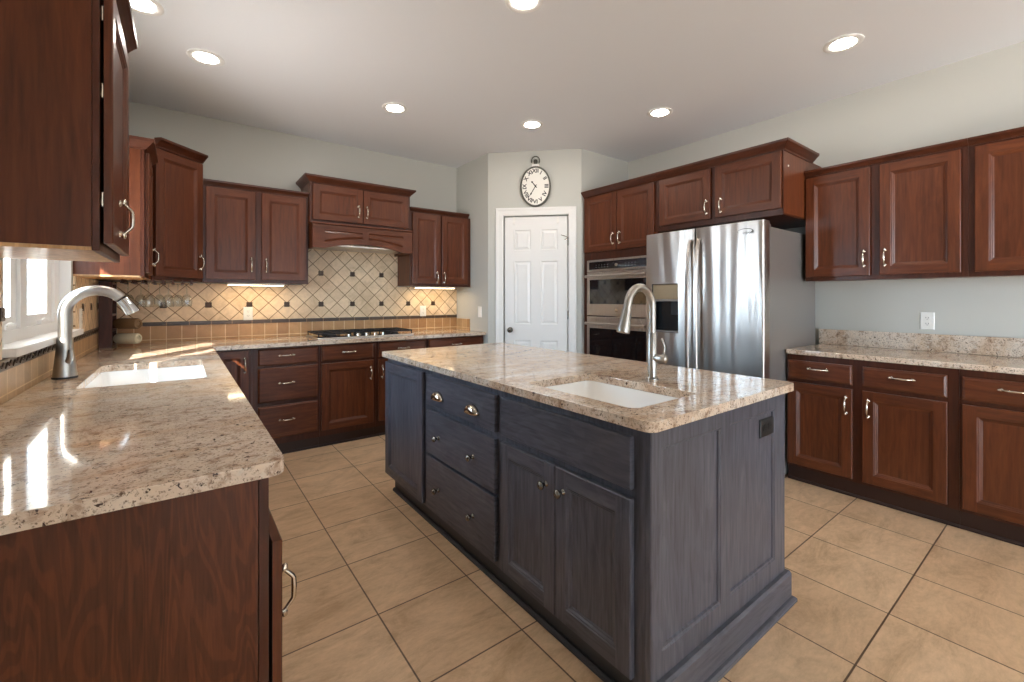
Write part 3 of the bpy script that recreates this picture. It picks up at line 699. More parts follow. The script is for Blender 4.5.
# ------------------------------------------------------------------ cooktop wall base cabinets
YF = 3.943
FC = frame(0, YF, (1, 0, 0), (0, -1, 0))
def base_back(x0, x1, label):
    t = thing('base_cabinet', label, 'cabinet', ((x0 + x1) / 2, 4.2, 0), 'base cabinets on the cooktop wall')
    shell(t, x0, x1, YF + 0.019, YB - 0.002, 0.10, CB - 0.0005, 'cherry_v')
    MB().box(x0, x1, YF, YF + 0.0185, 0.10, CB - 0.0005).build('face_frame', 'cherry_frame', t)
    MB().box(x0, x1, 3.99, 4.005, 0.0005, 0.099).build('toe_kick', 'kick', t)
    mb = MB(); sweep(mb, [(x0, 3.9895), (x1, 3.9895)], [(0, 0.0005), (0.012, 0.0005), (0.011, 0.009), (0.004, 0.017), (0, 0.017)], 0); mb.build('shoe_moulding', 'kick', t)
    return t
t = base_back(0.156, 0.435, 'narrow cherry corner cabinet with a single tall door and vertical handle')
d = door(t, FC, 0.195, 0.413, 0.15, 0.868); pull(d, FC, 0.385, 0.755, True)
t = base_back(0.436, 0.930, 'cherry cabinet with a stack of three drawers on the cooktop wall')
for z0, z1 in ((0.735, 0.868), (0.445, 0.717), (0.155, 0.415)):
    dw = drawer(t, FC, 0.474, 0.914, z0, z1); pull(dw, FC, 0.675, (z0 + z1) / 2 + 0.01)
t = base_back(0.931, 1.410, 'cherry cabinet with a drawer over one door next to the drawer stack')
dw = drawer(t, FC, 0.945, 1.387, 0.735, 0.868); pull(dw, FC, 1.166, 0.805)
d = door(t, FC, 0.945, 1.387, 0.15, 0.715); pull(d, FC, 1.358, 0.60, True)
t = base_back(1.411, 1.920, 'cherry cabinet partly hidden behind the far corner of the island')
dw = drawer(t, FC, 1.436, 1.903, 0.735, 0.868); pull(dw, FC, 1.67, 0.805)
for a, b, h in ((1.436, 1.668, 1.465), (1.671, 1.903, 1.875)):
    d = door(t, FC, a, b, 0.15, 0.715); pull(d, FC, h, 0.60, True)
t = base_back(1.921, 2.580, 'cherry cabinet at the pantry end of the cooktop wall')
dw = drawer(t, FC, 1.935, 2.55, 0.735, 0.868); pull(dw, FC, 2.243, 0.805)
for a, b, h in ((1.935, 2.241, 2.21), (2.244, 2.55, 2.275)):
    d = door(t, FC, a, b, 0.15, 0.715); pull(d, FC, h, 0.60, True)

# ------------------------------------------------------------------ cooktop
ck = thing('gas_cooktop', 'black and steel gas cooktop set into the granite below the wooden hood', 'cooktop', (1.38, 4.26, CT))
zc = CT + 0.0008
mb = MB(); mb.hexa(rrect(0.93, 1.83, 4.03, 4.47, 0.02), zc, zc + 0.010); mb.build('tray', 'steel_h', ck, bevel=0.003)
MB().box(0.945, 1.815, 4.045, 4.458, zc + 0.0102, zc + 0.0112).build('cooking_surface', 'bglass', ck)
for i, (x0, x1) in enumerate(((0.945, 1.225), (1.232, 1.528), (1.535, 1.815))):
    y0 = 4.05 if i != 1 else 4.145
    mb = MB(); z0 = zc + 0.036; w = 0.008
    for x in (x0, x1 - w, (x0 + x1) / 2 - w / 2): mb.box(x, x + w, y0, 4.455, z0, z0 + 0.014)
    for y in (y0, 4.447, (y0 + 4.455) / 2 - w / 2): mb.box(x0, x1, y, y + w, z0 + 0.0005, z0 + 0.0135)
    for x in (x0, x1 - w):
        for y in (y0, 4.447): mb.box(x, x + w, y, y + w, zc + 0.0115, z0)
    mb.build('grate', 'iron', ck, merge=False)
for x, y, r in ((1.085, 4.15, 0.04), (1.085, 4.35, 0.034), (1.38, 4.30, 0.05), (1.675, 4.15, 0.034), (1.675, 4.35, 0.04)):
    mb = MB(); mb._lathe(Vector((x, y, zc + 0.0115)), Vector((0, 0, 1)), [(r * 1.2, 0), (r * 1.2, 0.004), (r, 0.005), (r, 0.013), (r * 0.9, 0.016), (0, 0.016)], 20, 0, True); mb.build('burner', 'iron', ck, smooth=40)
for x in (1.22, 1.30, 1.38, 1.46, 1.54):
    mb = MB(); mb._lathe(Vector((x, 4.085, zc + 0.0115)), Vector((0, 0, 1)), [(0.022, 0), (0.021, 0.006), (0.018, 0.022), (0.014, 0.025), (0, 0.025)], 16, 0, True); mb.build('knob', 'nickel', ck, smooth=40)

# ------------------------------------------------------------------ wall cabinets: cooktop wall
UB = 1.402
def upper(x0, x1, y0, y1, z0, z1, label, group, loc=None):
    t = thing('wall_cabinet', label, 'cabinet', ((x0 + x1) / 2, (y0 + y1) / 2, z0), group)
    MB().box(x0, x1, y0, y1, z0, z1).build('carcass', 'cherry_v', t); return t
GU = 'wall cabinets on the cooktop wall'
FU = frame(0, 4.213, (1, 0, 0), (0, -1, 0))
t = upper(0.131, 0.899, 4.232, YB - 0.0005, UB, 2.165, 'two-door cherry wall cabinet between the corner cabinet and the hood', GU)
MB().box(0.131, 0.899, 4.213, 4.2315, UB - 0.005, 2.165).build('face_frame', 'cherry_frame', t)
d = door(t, FU, 0.150, 0.490, 1.425, 2.152); pull(d, FU, 0.460, 1.545, True)
d = door(t, FU, 0.535, 0.878, 1.425, 2.152); pull(d, FU, 0.566, 1.545, True)
crown(t, [(0.133, YB - 0.02), (0.133, 4.213), (0.897, 4.213), (0.897, YB - 0.02)][1:3], 2.165, CROWN_S)
t = upper(1.862, 2.586, 4.232, YB - 0.0005, UB, 2.165, 'two-door cherry wall cabinet in the corner by the pantry wall', GU)
MB().box(1.862, 2.586, 4.213, 4.2315, UB - 0.005, 2.165).build('face_frame', 'cherry_frame', t)
d = door(t, FU, 1.886, 2.205, 1.425, 2.152); pull(d, FU, 2.160, 1.49, True)
d = door(t, FU, 2.224, 2.545, 1.425, 2.152); pull(d, FU, 2.245, 1.49, True)
crown(t, [(1.864, 4.213), (2.556, 4.213)], 2.165, CROWN_S)
# hood cabinet
t = upper(0.903, 1.846, 4.192, YB - 0.0005, 1.945, 2.30, 'short two-door cherry cabinet above the wooden range hood', GU)
FH = frame(0, 4.173, (1, 0, 0), (0, -1, 0))
MB().box(0.903, 1.846, 4.173, 4.1915, 1.945, 2.30).build('face_frame', 'cherry_frame', t)
d = door(t, FH, 0.925, 1.367, 1.972, 2.288); pull(d, FH, 1.325, 2.08, True)
d = door(t, FH, 1.372, 1.822, 1.972, 2.288); pull(d, FH, 1.402, 2.08, True)
crown(t, [(0.905, YB - 0.01), (0.905, 4.173), (1.844, 4.173), (1.844, YB - 0.01)], 2.30)
# wooden hood with arched valance
hd = thing('range_hood', 'wooden range hood with an arched two-panel valance over the cooktop', 'range hood', (1.375, 4.3, 1.71))
FV = frame(0, 4.125, (1, 0, 0), (0, -1, 0)); x0, x1 = 0.912, 1.840; nseg = 48
mb = MB(); zt = 1.925
def zb_(u):
    s = (u - 1.376) / 0.36
    return 1.718 + (0.05 * (1 - s * s) if abs(s) < 1 else 0)
pan = [(1.01, 1.345), (1.405, 1.745)]
us = sorted(set([x0 + (x1 - x0) * i / nseg for i in range(nseg + 1)] + [e for p in pan for e in p]))
for a, b in zip(us[:-1], us[1:]):
    za, zb = zb_(a), zb_(b); inp = any(p[0] - 1e-6 <= a and b <= p[1] + 1e-6 for p in pan); t_ = 0.025
    mb.quad([FV(a, za, 0), FV(b, zb, 0), FV(b, zb, t_), FV(a, za, t_)], 1)
    mb.quad([FV(a, za, 0), FV(b, zb, 0), FV(b, zt, 0), FV(a, zt, 0)], 1)
    if inp:
        zl = lambda u: zb_(u) + 0.05
        mb.quad([FV(a, za, t_), FV(b, zb, t_), FV(b, zl(b), t_), FV(a, zl(a), t_)], 1)
        mb.quad([FV(a, zl(a), t_), FV(b, zl(b), t_), FV(b, zl(b) + 0.006, t_ - 0.008), FV(a, zl(a) + 0.006, t_ - 0.008)], 1)
        mb.quad([FV(a, zl(a) + 0.006, t_ - 0.008), FV(b, zl(b) + 0.006, t_ - 0.008), FV(b, zl(b) + 0.022, t_ - 0.001), FV(a, zl(a) + 0.022, t_ - 0.001)], 1)
        mb.quad([FV(a, zl(a) + 0.022, t_ - 0.001), FV(b, zl(b) + 0.022, t_ - 0.001), FV(b, 1.856, t_ - 0.001), FV(a, 1.856, t_ - 0.001)], 1)
        mb.quad([FV(a, 1.856, t_ - 0.001), FV(b, 1.856, t_ - 0.001), FV(b, 1.872, t_ - 0.008), FV(a, 1.872, t_ - 0.008)], 1)
        mb.quad([FV(a, 1.872, t_ - 0.008), FV(b, 1.872, t_ - 0.008), FV(b, 1.878, t_), FV(a, 1.878, t_)], 1)
        mb.quad([FV(a, 1.878, t_), FV(b, 1.878, t_), FV(b, zt, t_), FV(a, zt, t_)], 1)
    else: mb.quad([FV(a, za, t_), FV(b, zb, t_), FV(b, zt, t_), FV(a, zt, t_)], 1)
mb.quad([FV(x0, zb_(x0), 0), FV(x0, zb_(x0), 0.025), FV(x0, zt, 0.025), FV(x0, zt, 0)]); mb.quad([FV(x1, zb_(x1), 0), FV(x1, zb_(x1), 0.025), FV(x1, zt, 0.025), FV(x1, zt, 0)])
mb.quad([FV(x0, zt, 0), FV(x1, zt, 0), FV(x1, zt, 0.025), FV(x0, zt, 0.025)])
mb.build('valance', CM, hd)
for x in (x0, x1 - 0.018): MB().box(x, x + 0.018, 4.1255, YB - 0.011, 1.718, 1.925).build('side_panel', 'cherry_v', hd)
mb = MB(); sweep(mb, [(x0, YB - 0.33), (x0, 4.0995), (x1, 4.0995), (x1, YB - 0.33)], [(-0.02, 0), (0.006, 0), (0.014, 0.006), (0.016, 0.018), (-0.02, 0.018)], 1.926); mb.build('ledge_moulding', 'cherry_h', hd)
mb = MB(); mb.box(x0 + 0.019, x1 - 0.019, 4.127, YB - 0.0115, 1.742, 1.757); mb.build('insert', 'steel_h', hd)

# corner and window-side wall cabinets
t = thing('wall_cabinet', 'tall cherry corner cabinet set diagonally above the glasses', 'cabinet', (-0.2, 4.2, UB), 'tall wall cabinets near the corner')
mb = MB(); mb.hexa([(XL + 0.0005, YB - 0.0005), (XL + 0.0005, 3.931), (-0.182, 3.931), (0.127, 4.24), (0.127, YB - 0.0005)], UB, 2.355); mb.build('carcass', 'cherry_v', t)
FG = frame(-0.175, 3.924, (1, 1, 0), (1, -1, 0)); gl = 0.309 * math.sqrt(2)
MB().fbox(FG, 0.012, gl - 0.012, UB - 0.004, 2.355, -0.0095, 0.004).build('face_frame', 'cherry_frame', t)
FG = frame(-0.1722, 3.9212, (1, 1, 0), (1, -1, 0))
d = door(t, FG, 0.020, gl - 0.026, 1.425, 2.318); pull(d, FG, gl - 0.055, 1.545, True)
crown(t, [(-0.150, 3.9155), (0.130, 4.1955), (0.130, 4.205)][:2], 2.322, CROWN)
t = upper(XL + 0.0005, -0.200, 3.452, 3.930, UB + 0.004, 2.175, 'tall cherry wall cabinet just beyond the sink window', 'tall wall cabinets near the corner')
MB().box(-0.1995, -0.181, 3.452, 3.912, UB, 2.175).build('face_frame', 'cherry_frame', t)
MB().box(XL + 0.0005, -0.200, 3.452, 3.93, UB - 0.006, UB + 0.0035).build('bottom_panel', 'maple', t)
FK = frame(-0.181, 0, (0, 1, 0), (1, 0, 0))
d = door(t, FK, 3.475, 3.885, 1.425, 2.155); pull(d, FK, 3.845, 1.55, True)
crown(t, [(XL + 0.03, 3.452), (-0.181, 3.452), (-0.181, 3.905)], 2.165, CROWN)
t = upper(XL + 0.0005, -0.2025, 1.69, 2.20, UB + 0.0105, 2.185, 'large cherry wall cabinet hanging in the near corner above the window worktop', None)
MB().box(-0.202, -0.186, 1.69, 2.20, UB, 2.185).build('face_frame', 'cherry_frame', t, bevel=0.0015)
MB().box(XL + 0.0005, -0.2025, 1.69, 2.20, UB - 0.0, UB + 0.010).build('bottom_panel', 'maple', t)
FN = frame(-0.186, 0, (0, 1, 0), (1, 0, 0))
d = door(t, FN, 1.70, 2.175, 1.425, 2.165, w0=0.008); pull(d, FN, 1.86, 1.52, True, 0.028)
for z in (1.55, 1.86, 2.08):
    mb = MB(); mb.tube([FN(1.703, z - 0.02, 0.004), FN(1.703, z + 0.02, 0.004)], 0.0035, 8); mb.build('hinge', 'nickel', t, smooth=40)
crown(t, [(XL + 0.03, 1.692), (-0.184, 1.692), (-0.184, 2.20)], 2.175, CROWN)

# ------------------------------------------------------------------ tall run: oven cabinet and cabinet over the refrigerator
XT = 3.318
FT = frame(XT, 0, (0, -1, 0), (-1, 0, 0))
GT = 'tall run beside the pantry'
t = thing('oven_cabinet', 'tall cherry cabinet that houses the two wall ovens', 'cabinet', (3.6, 2.74, 0))
mb = MB(); mb.box(3.338, XR - 0.001, 2.290, 2.308, 0.0005, 2.303); mb.box(3.338, XR - 0.001, 3.148, 3.166, 0.0005, 2.303); mb.box(3.338, XR - 0.001, 2.3085, 3.1475, 1.70, 2.303); mb.box(3.338, XR - 0.001, 2.3085, 3.1475, 0.0005, 0.34); mb.build('carcass', 'cherry_v', t, merge=False)
mb = MB(); mb.fbox(FT, -3.166, -3.115, 0.10, 2.303, -0.0195, 0); mb.fbox(FT, -2.303, -2.290, 0.10, 2.303, -0.0195, 0); mb.fbox(FT, -3.115, -2.303, 1.655, 2.303, -0.0195, 0); mb.fbox(FT, -3.115, -2.303, 0.10, 0.36, -0.0195, 0)
mb.build('face_frame', 'cherry_frame', t, merge=False)
d = door(t, FT, -3.148, -2.734, 1.735, 2.288); pull(d, FT, -2.77, 1.845, True)
d = door(t, FT, -2.728, -2.318, 1.735, 2.288); pull(d, FT, -2.69, 1.845, True)
drawer(t, FT, -3.10, -2.36, 0.13, 0.34)
crown(t, [(XT, 3.166), (XT, 2.290)], 2.295)
def oven(z0, z1, hz, wz0, wz1, name, label, panel=None):
    o = thing(name, label, 'oven', (3.5, 2.73, z0))
    MB().box(3.325, 3.80, 2.36, 3.10, z0 + 0.005, z1 - 0.005).build('body', 'black', o)
    FO = frame(XT - 0.0005, 0, (0, -1, 0), (-1, 0, 0)); u0, u1 = -3.100, -2.348
    zt = panel[0] - 0.004 if panel else z1
    mb = MB(); mb.rings([rect(FO, u0, u1, z0, zt, 0.0), rect(FO, u0, u1, z0, zt, 0.028), rect(FO, u0 + 0.004, u1 - 0.004, z0 + 0.004, zt - 0.004, 0.032)], cap=True, close_start=True)
    dr = mb.build('oven_door', 'steel_h', o)
    MB().fbox(FO, u0 + 0.04, u1 - 0.04, wz0, wz1, 0.0325, 0.034).build('window_glass', 'bglass', dr)
    mb = MB(); mb.tube([FO(u0 + 0.02, hz, 0.075), FO(u1 - 0.02, hz, 0.075)], 0.014, 14)
    for u in (u0 + 0.06, u1 - 0.06): mb.tube([FO(u, hz, 0.0325), FO(u, hz, 0.066)], 0.009, 10)
    mb.build('handle', 'steel_h', dr, smooth=40, merge=False)
    if panel:
        pz0, pz1 = panel
        mb = MB(); mb.fbox(FO, u0, u1, pz0, pz1, 0.0, 0.03); p = mb.build('control_panel', 'steel_h', o, bevel=0.003)
        MB().fbox(FO, u0 + 0.03, u1 - 0.03, pz0 + 0.022, pz1 - 0.02, 0.0302, 0.0315).build('display', 'bglass', p)
        mb = MB()
        for k in range(14):
            u = u0 + 0.12 + 0.036 * k
            if 0.3 < u - u0 < 0.45: continue
            for q in (0, 1): mb.fbox(FO, u, u + 0.012, pz0 + 0.04 + 0.022 * q, pz0 + 0.044 + 0.022 * q, 0.0316, 0.032)
        mb.build('key_marks', 'steel_dark', p, merge=False)
        mb = MB(); mb._lathe(FO(u0 + 0.38, pz0 + 0.056, 0.0316), FO.N, [(0.014, 0), (0.014, 0.01), (0.012, 0.012), (0, 0.012)], 16, 0, True); mb.build('dial', 'steel_h', p, smooth=40)
        mb = MB(); mb._lathe(FO(u0 + 0.38, (z0 + wz0) / 2, 0.0325), FO.N, [(0.018, 0), (0.018, 0.001), (0.014, 0.0014), (0, 0.0014)], 20, 0, True); mb.build('badge', 'nickel', dr, smooth=40)
    return o
oven(1.098, 1.652, 1.487, 1.215, 1.455, 'microwave_oven', 'stainless built-in microwave oven with control panel, the upper of the two wall ovens', (1.535, 1.652))
oven(0.365, 1.090, 1.022, 0.50, 0.975, 'wall_oven', 'stainless wall oven with a dark glass door, below the built-in microwave')
t = upper(3.338, XR - 0.0005, 1.292, 2.2885, 1.862, 2.303, 'deep two-door cherry cabinet directly above the refrigerator', None)
MB().fbox(FT, -2.2885, -1.292, 1.858, 2.303, -0.0195, 0).build('face_frame', 'cherry_frame', t)
MB().box(3.32, XR - 0.0005, 1.292, 2.2885, 1.850, 1.8575).build('bottom_panel', 'cherry_frame', t)
d = door(t, FT, -2.262, -1.806, 1.893, 2.288); pull(d, FT, -1.835, 1.985, True)
d = door(t, FT, -1.768, -1.300, 1.893, 2.288); pull(d, FT, -1.72, 1.98, True)
mb = MB(); mb._lathe(Vector((3.40, 1.2915, 2.20)), Vector((0, -1, 0)), [(0.007, 0), (0.006, 0.003), (0, 0.004)], 12, 0, True); mb.build('screw_cap', 'plastic', t)
crown(t, [(XT, 2.2885), (XT, 1.292), (3.83, 1.292)], 2.295, CROWN)

# ------------------------------------------------------------------ refrigerator
fr = thing('refrigerator', 'stainless side-by-side refrigerator with water dispenser beside the wall ovens', 'refrigerator', (3.5, 1.76, 0))
MB().box(3.155, 3.97, 1.315, 2.225, 0.02, 1.755).build('body', 'steel_dark', fr, bevel=0.006)
mb = MB(); mb.box(3.16, 3.24, 1.335, 1.42, 1.7555, 1.782); mb.box(3.16, 3.24, 2.12, 2.205, 1.7555, 1.782); mb.build('hinge_cover', 'steel_dark', fr, bevel=0.008, merge=False)
FF = frame(3.15, 0, (0, -1, 0), (-1, 0, 0))
def bow(u, a, b):
    s = (u - (a + b) / 2) / ((b - a) / 2); base = 0.088 + 0.014 * (1 - s * s)
    e = min(u - a, b - u)
    if e < 0.014: base -= 0.014 - math.sqrt(max(0.014 ** 2 - (0.014 - e) ** 2, 0))
    return base
def fdoor(a, b, hole=None):
    mb = MB(); z0, z1 = 0.09, 1.79
    us = [a + 0.0001] + [a + x for x in (0.001, 0.003, 0.006, 0.010, 0.014)]
    n = 22; us += [a + 0.014 + (b - a - 0.028) * i / n for i in range(1, n)]
    us += [b - x for x in (0.014, 0.010, 0.006, 0.003, 0.001)] + [b - 0.0001]
    if hole: us = sorted(set([u for u in us if all(abs(u - h) > 0.003 for h in hole[:2])] + list(hole[:2])))
    bands = [(z0, z1)] if not hole else [(z0, hole[2]), (hole[2], hole[3]), (hole[3], z1)]
    for u, v in zip(us[:-1], us[1:]):
        for c, d in bands:
            if hole and c == hole[2] and hole[0] - 1e-6 <= u and v <= hole[1] + 1e-6: continue
            mb.quad([FF(u, c, bow(u, a, b)), FF(v, c, bow(v, a, b)), FF(v, d, bow(v, a, b)), FF(u, d, bow(u, a, b))])
        for z in (z0, z1): mb.quad([FF(u, z, 0.002), FF(v, z, 0.002), FF(v, z, bow(v, a, b)), FF(u, z, bow(u, a, b))])
        mb.quad([FF(u, z0, 0.002), FF(v, z0, 0.002), FF(v, z1, 0.002), FF(u, z1, 0.002)])
    for u in (us[0], us[-1]): 
        for c, d in bands: mb.quad([FF(u, c, 0.002), FF(u, c, bow(u, a, b)), FF(u, d, bow(u, a, b)), FF(u, d, 0.002)])
    return mb.build('door', 'steel', fr, smooth=35)
H_ = (-2.163, -1.925, 1.0, 1.385)
dl = fdoor(-2.228, -1.800, H_); dr_ = fdoor(-1.790, -1.309)
# dispenser: frame, control face and open cavity
mb = MB(); u0, u1, z0, z1 = H_
wf = min(bow(u0, -2.228, -1.8), bow(u1, -2.228, -1.8)) 
mb.quad(rect(FF, u0, u1, z0, z1, 0.025))
for (p, q) in (((u0, z0), (u1, z0)), ((u1, z0), (u1, z1)), ((u1, z1), (u0, z1)), ((u0, z1), (u0, z0))): mb.quad([FF(p[0], p[1], 0.025), FF(q[0], q[1], 0.025), FF(q[0], q[1], bow(q[0], -2.228, -1.8)), FF(p[0], p[1], bow(p[0], -2.228, -1.8))])
dc = mb.build('dispenser_recess', 'cavity', dl)
mb = MB(); mb.fbox(FF, u0 + 0.004, u1 - 0.004, 1.262, z1 - 0.004, 0.026, wf - 0.004); mb.build('control_face', 'disp', dc, bevel=0.006)
mb = MB(); mb.fbox(FF, u0 + 0.004, u1 - 0.004, 1.246, 1.2615, 0.026, wf + 0.002); mb.build('lip', 'steel_dark', dc, bevel=0.003)
mb = MB(); mb.fbox(FF, -2.03, -1.96, 1.14, 1.245, 0.028, 0.04); mb.build('paddle', 'iron', dc, bevel=0.004)
mb = MB(); mb.fbox(FF, u0 + 0.006, u1 - 0.006, z0 + 0.002, z0 + 0.014, 0.026, wf - 0.002); mb.build('drip_tray', 'steel_dark', dc, bevel=0.003)
for u, a, b, d in ((-1.826, -2.228, -1.8, dl), (-1.757, -1.79, -1.309, dr_)):
    mb = MB(); w0 = bow(u, a, b); loops = []
    for k in range(21):
        s = k / 20; z = 0.50 + (1.71 - 0.50) * s; o = w0 + 0.004 + 0.05 * (1 - (2 * s - 1) ** 4) ** 0.8
        loops.append([FF(u - 0.014, z, o), FF(u - 0.010, z, o + 0.012), FF(u + 0.010, z, o + 0.012), FF(u + 0.014, z, o), FF(u + 0.008, z, o - 0.004), FF(u - 0.008, z, o - 0.004)])
    mb.rings(loops, cap=True, close_start=True); mb.build('handle', 'steel', d, smooth=50)
def text(name, body, F, u, z, w, size, mat, parent, roll=0, ext=0.0004, shear=0, off=0.0):
    cu = bpy.data.curves.new(name, 'FONT'); cu.body = body; cu.size = size; cu.align_x = 'CENTER'; cu.align_y = 'CENTER'; cu.extrude = ext; cu.shear = shear; cu.offset = off
    tmp = bpy.data.objects.new(name + '_tmp', cu); COL.objects.link(tmp)
    dg = bpy.context.evaluated_depsgraph_get(); me = bpy.data.meshes.new_from_object(tmp.evaluated_get(dg)); bpy.data.objects.remove(tmp); bpy.data.curves.remove(cu)
    me.name = name; me.materials.clear(); me.materials.append(M[mat]); return place(name, me, fmat(F, u, z, w, roll), parent)
wl = bow(-1.42, -1.79, -1.309)
text('brand_lettering', 'Whirlpool', FF, -1.425, 1.714, wl + 0.0008, 0.026, 'ink', dr_, shear=0.2)
mb = MB(); mb.tube([FF(-1.425 + 0.050 * math.cos(a), 1.725 + 0.017 * math.sin(a), wl + 0.0012) for a in [math.radians(x) for x in range(-40, 215, 12)]], 0.0018, 6); mb.build('brand_swirl', 'ink', dr_)

# ------------------------------------------------------------------ cabinets on the wall beside the refrigerator
FX = frame(3.70, 0, (0, -1, 0), (-1, 0, 0)); GX = 'cabinets beside the refrigerator'
for y0, y1, lab, ds in ((0.446, 1.2905, 'two-door cherry wall cabinet nearest the refrigerator', ((-1.283, -0.905, -0.935), (-0.853, -0.475, -0.825))), (-0.41, 0.4455, 'cherry wall cabinet cut off by the picture edge, above the granite upstand', ((-0.418, -0.03, -0.06), (0.02, 0.40, 0.05)))):
    t = upper(3.7195, XR - 0.0005, y0, y1, UB, 2.165, lab, 'wall cabinets beside the refrigerator')
    MB().fbox(FX, -y1, -y0, UB - 0.006, 2.165, -0.019, 0).build('face_frame', 'cherry_frame', t)
    for u0, u1, h in ds:
        d = door(t, FX, u0, u1, 1.424, 2.150); pull(d, FX, h, 1.537, True)
    crown(t, [(3.70, y1), (3.70, y0)], 2.165, CROWN_S)
FZ = frame(3.42, 0, (0, -1, 0), (-1, 0, 0))
for y0, y1, lab, ds in ((0.446, 1.305, 'cherry base cabinet with two drawers over two doors next to the refrigerator', ((-1.298, -0.925, -0.957), (-0.874, -0.493, -0.843))), (-0.41, 0.4455, 'cherry base cabinet cut off by the picture edge, below the granite worktop', ((-0.434, -0.05, -0.08), (0.0, 0.39, 0.03)))):
    t = thing('base_cabinet', lab, 'cabinet', (3.7, (y0 + y1) / 2, 0), 'base cabinets beside the refrigerator')
    shell(t, 3.4385, XR - 0.001, y0, y1, 0.10, CB - 0.0005, 'cherry_v')
    MB().fbox(FZ, -y1, -y0, 0.10, CB - 0.0005, -0.018, 0).build('face_frame', 'cherry_frame', t)
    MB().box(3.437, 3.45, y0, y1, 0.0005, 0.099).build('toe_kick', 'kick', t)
    mb = MB(); sweep(mb, [(3.4365, y1), (3.4365, y0)], [(0, 0.0005), (0.012, 0.0005), (0.011, 0.009), (0.004, 0.017), (0, 0.017)], 0); mb.build('shoe_moulding', 'kick', t)
    for u0, u1, h in ds:
        d = door(t, FZ, u0, u1, 0.12, 0.690); pull(d, FZ, h, 0.585, True)
        dw = drawer(t, FZ, u0, u1, 0.715, 0.840); pull(dw, FZ, (u0 + u1) / 2, 0.793)

# ------------------------------------------------------------------ clock
ck = thing('wall_clock', 'oval pocket-watch style wall clock above the pantry door', 'clock', FD(0.505, 2.43, 0))
cu, cz2, ra, rb = 0.505, 2.432, 0.152, 0.203
def oval(s, w, n=48, ds=0.0): return [FD(cu + (ra * s + ds) * math.cos(2 * math.pi * k / n), cz2 + (rb * s + ds) * math.sin(2 * math.pi * k / n), w) for k in range(n)]
mb = MB(); mb.rings([oval(1, 0.001, ds=0.006), oval(1, 0.03, ds=0.008), oval(1, 0.040, ds=0.004), oval(1, 0.040, ds=-0.004), oval(1, 0.030, ds=-0.010)], cap=False); mb.rings([oval(1, 0.001, ds=0.006)], cap=True)
mb.build('rim', 'clockrim', ck, smooth=40)
mb = MB(); mb.rings([oval(1, 0.002, ds=-0.006), oval(1, 0.028, ds=-0.006)], cap=True, close_start=True); face = mb.build('dial', 'clockface', ck)
for i, s in enumerate(['XII', 'I', 'II', 'III', 'IV', 'V', 'VI', 'VII', 'VIII', 'IX', 'X', 'XI']):
    a = math.radians(90 - 30 * i); text('numeral', s, FD, cu + 0.112 * math.cos(a), cz2 + 0.160 * math.sin(a), 0.0285, 0.056, 'ink', face, roll=a - math.pi / 2 if 0 <= i <= 3 or i >= 9 else a + math.pi / 2, off=0.0016)
def hand(ang, ln, wd, w):
    a = math.radians(ang); d = Vector((math.cos(a), math.sin(a))); p = Vector((-d.y, d.x)); mb = MB()
    pts = [(-0.02, wd * 0.6), (ln * 0.7, wd * 0.5), (ln * 0.78, wd * 1.2), (ln, 0.0004)]
    lo = [d * l + p * q for l, q in pts] + [d * l - p * q for l, q in reversed(pts)]
    mb.rings([[FD(cu + v.x, cz2 + v.y, w) for v in lo], [FD(cu + v.x, cz2 + v.y, w + 0.001) for v in lo]], cap=True, close_start=True); return mb.build('clock_hand', 'ink', ck)
hand(128, 0.070, 0.009, 0.0315); hand(-121, 0.112, 0.0075, 0.0335)
mb = MB(); mb._lathe(FD(cu, cz2, 0.0285), FD.N, [(0.005, 0), (0.005, 0.008), (0, 0.009)], 12, 0, True); mb.build('hub', 'ink', ck)
mb = MB(); mb.fbox(FD, cu - 0.036, cu + 0.036, cz2 + rb + 0.004, cz2 + rb + 0.028, 0.004, 0.036); mb.build('collar', 'white', ck, bevel=0.006)
mb = MB(); mb._lathe(FD(cu, cz2 + rb + 0.0282, 0.019), Vector((0, 0, 1)), [(0.017, 0), (0.019, 0.008), (0.021, 0.036), (0.014, 0.048), (0, 0.049)], 16, 0, True); mb.build('crown_knob', 'clockrim', ck, smooth=40)
mb = MB(); mb.tube([FD(cu + 0.042 * math.cos(a), cz2 + rb + 0.062 + 0.048 * math.sin(a), 0.019) for a in [math.radians(x) for x in range(-28, 209, 10)]], 0.0055, 8); mb.build('bow_ring', 'clockrim', ck, smooth=40)

# ------------------------------------------------------------------ recessed ceiling lights
for x, y, lab in ((-0.175, 2.993, 'round recessed ceiling light above the window sink, cut by the picture edge'), (0.123, 3.415, 'round recessed ceiling light above the tall corner cabinets'), (1.376, 3.40, 'round recessed ceiling light in front of the range hood cabinet'),
                  (2.475, 2.993, 'round recessed ceiling light just in front of the wall clock'), (3.162, 2.162, 'round recessed ceiling light in front of the wall ovens'), (3.191, 0.913, 'round recessed ceiling light in front of the cabinets beside the refrigerator'),
                  (1.411, 1.771, 'round recessed ceiling light over the middle of the island, at the picture edge'),
                  (0.45, 1.20, 'added unseen ceiling light brightening the aisle beside the near wall cabinet')):  # last lamp is added out of view to brighten the aisle floor
    t = thing('recessed_light', lab, 'ceiling light', (x, y, ZC), 'recessed ceiling lights')
    c = Vector((x, y, ZC - 0.0005)); dn = Vector((0, 0, -1))
    mb = MB(); mb._lathe(c, dn, [(0.100, 0), (0.100, 0.004), (0.092, 0.008), (0.075, 0.006), (0.066, 0.003)], 32, 0, False); mb.build('trim_ring', 'white', t, smooth=50)
    mb = MB(); mb._lathe(c, dn, [(0.0655, 0), (0.0655, 0.003), (0.05, 0.0045), (0, 0.005)], 32, 0, True); mb.build('lens', 'lens', t, smooth=60)
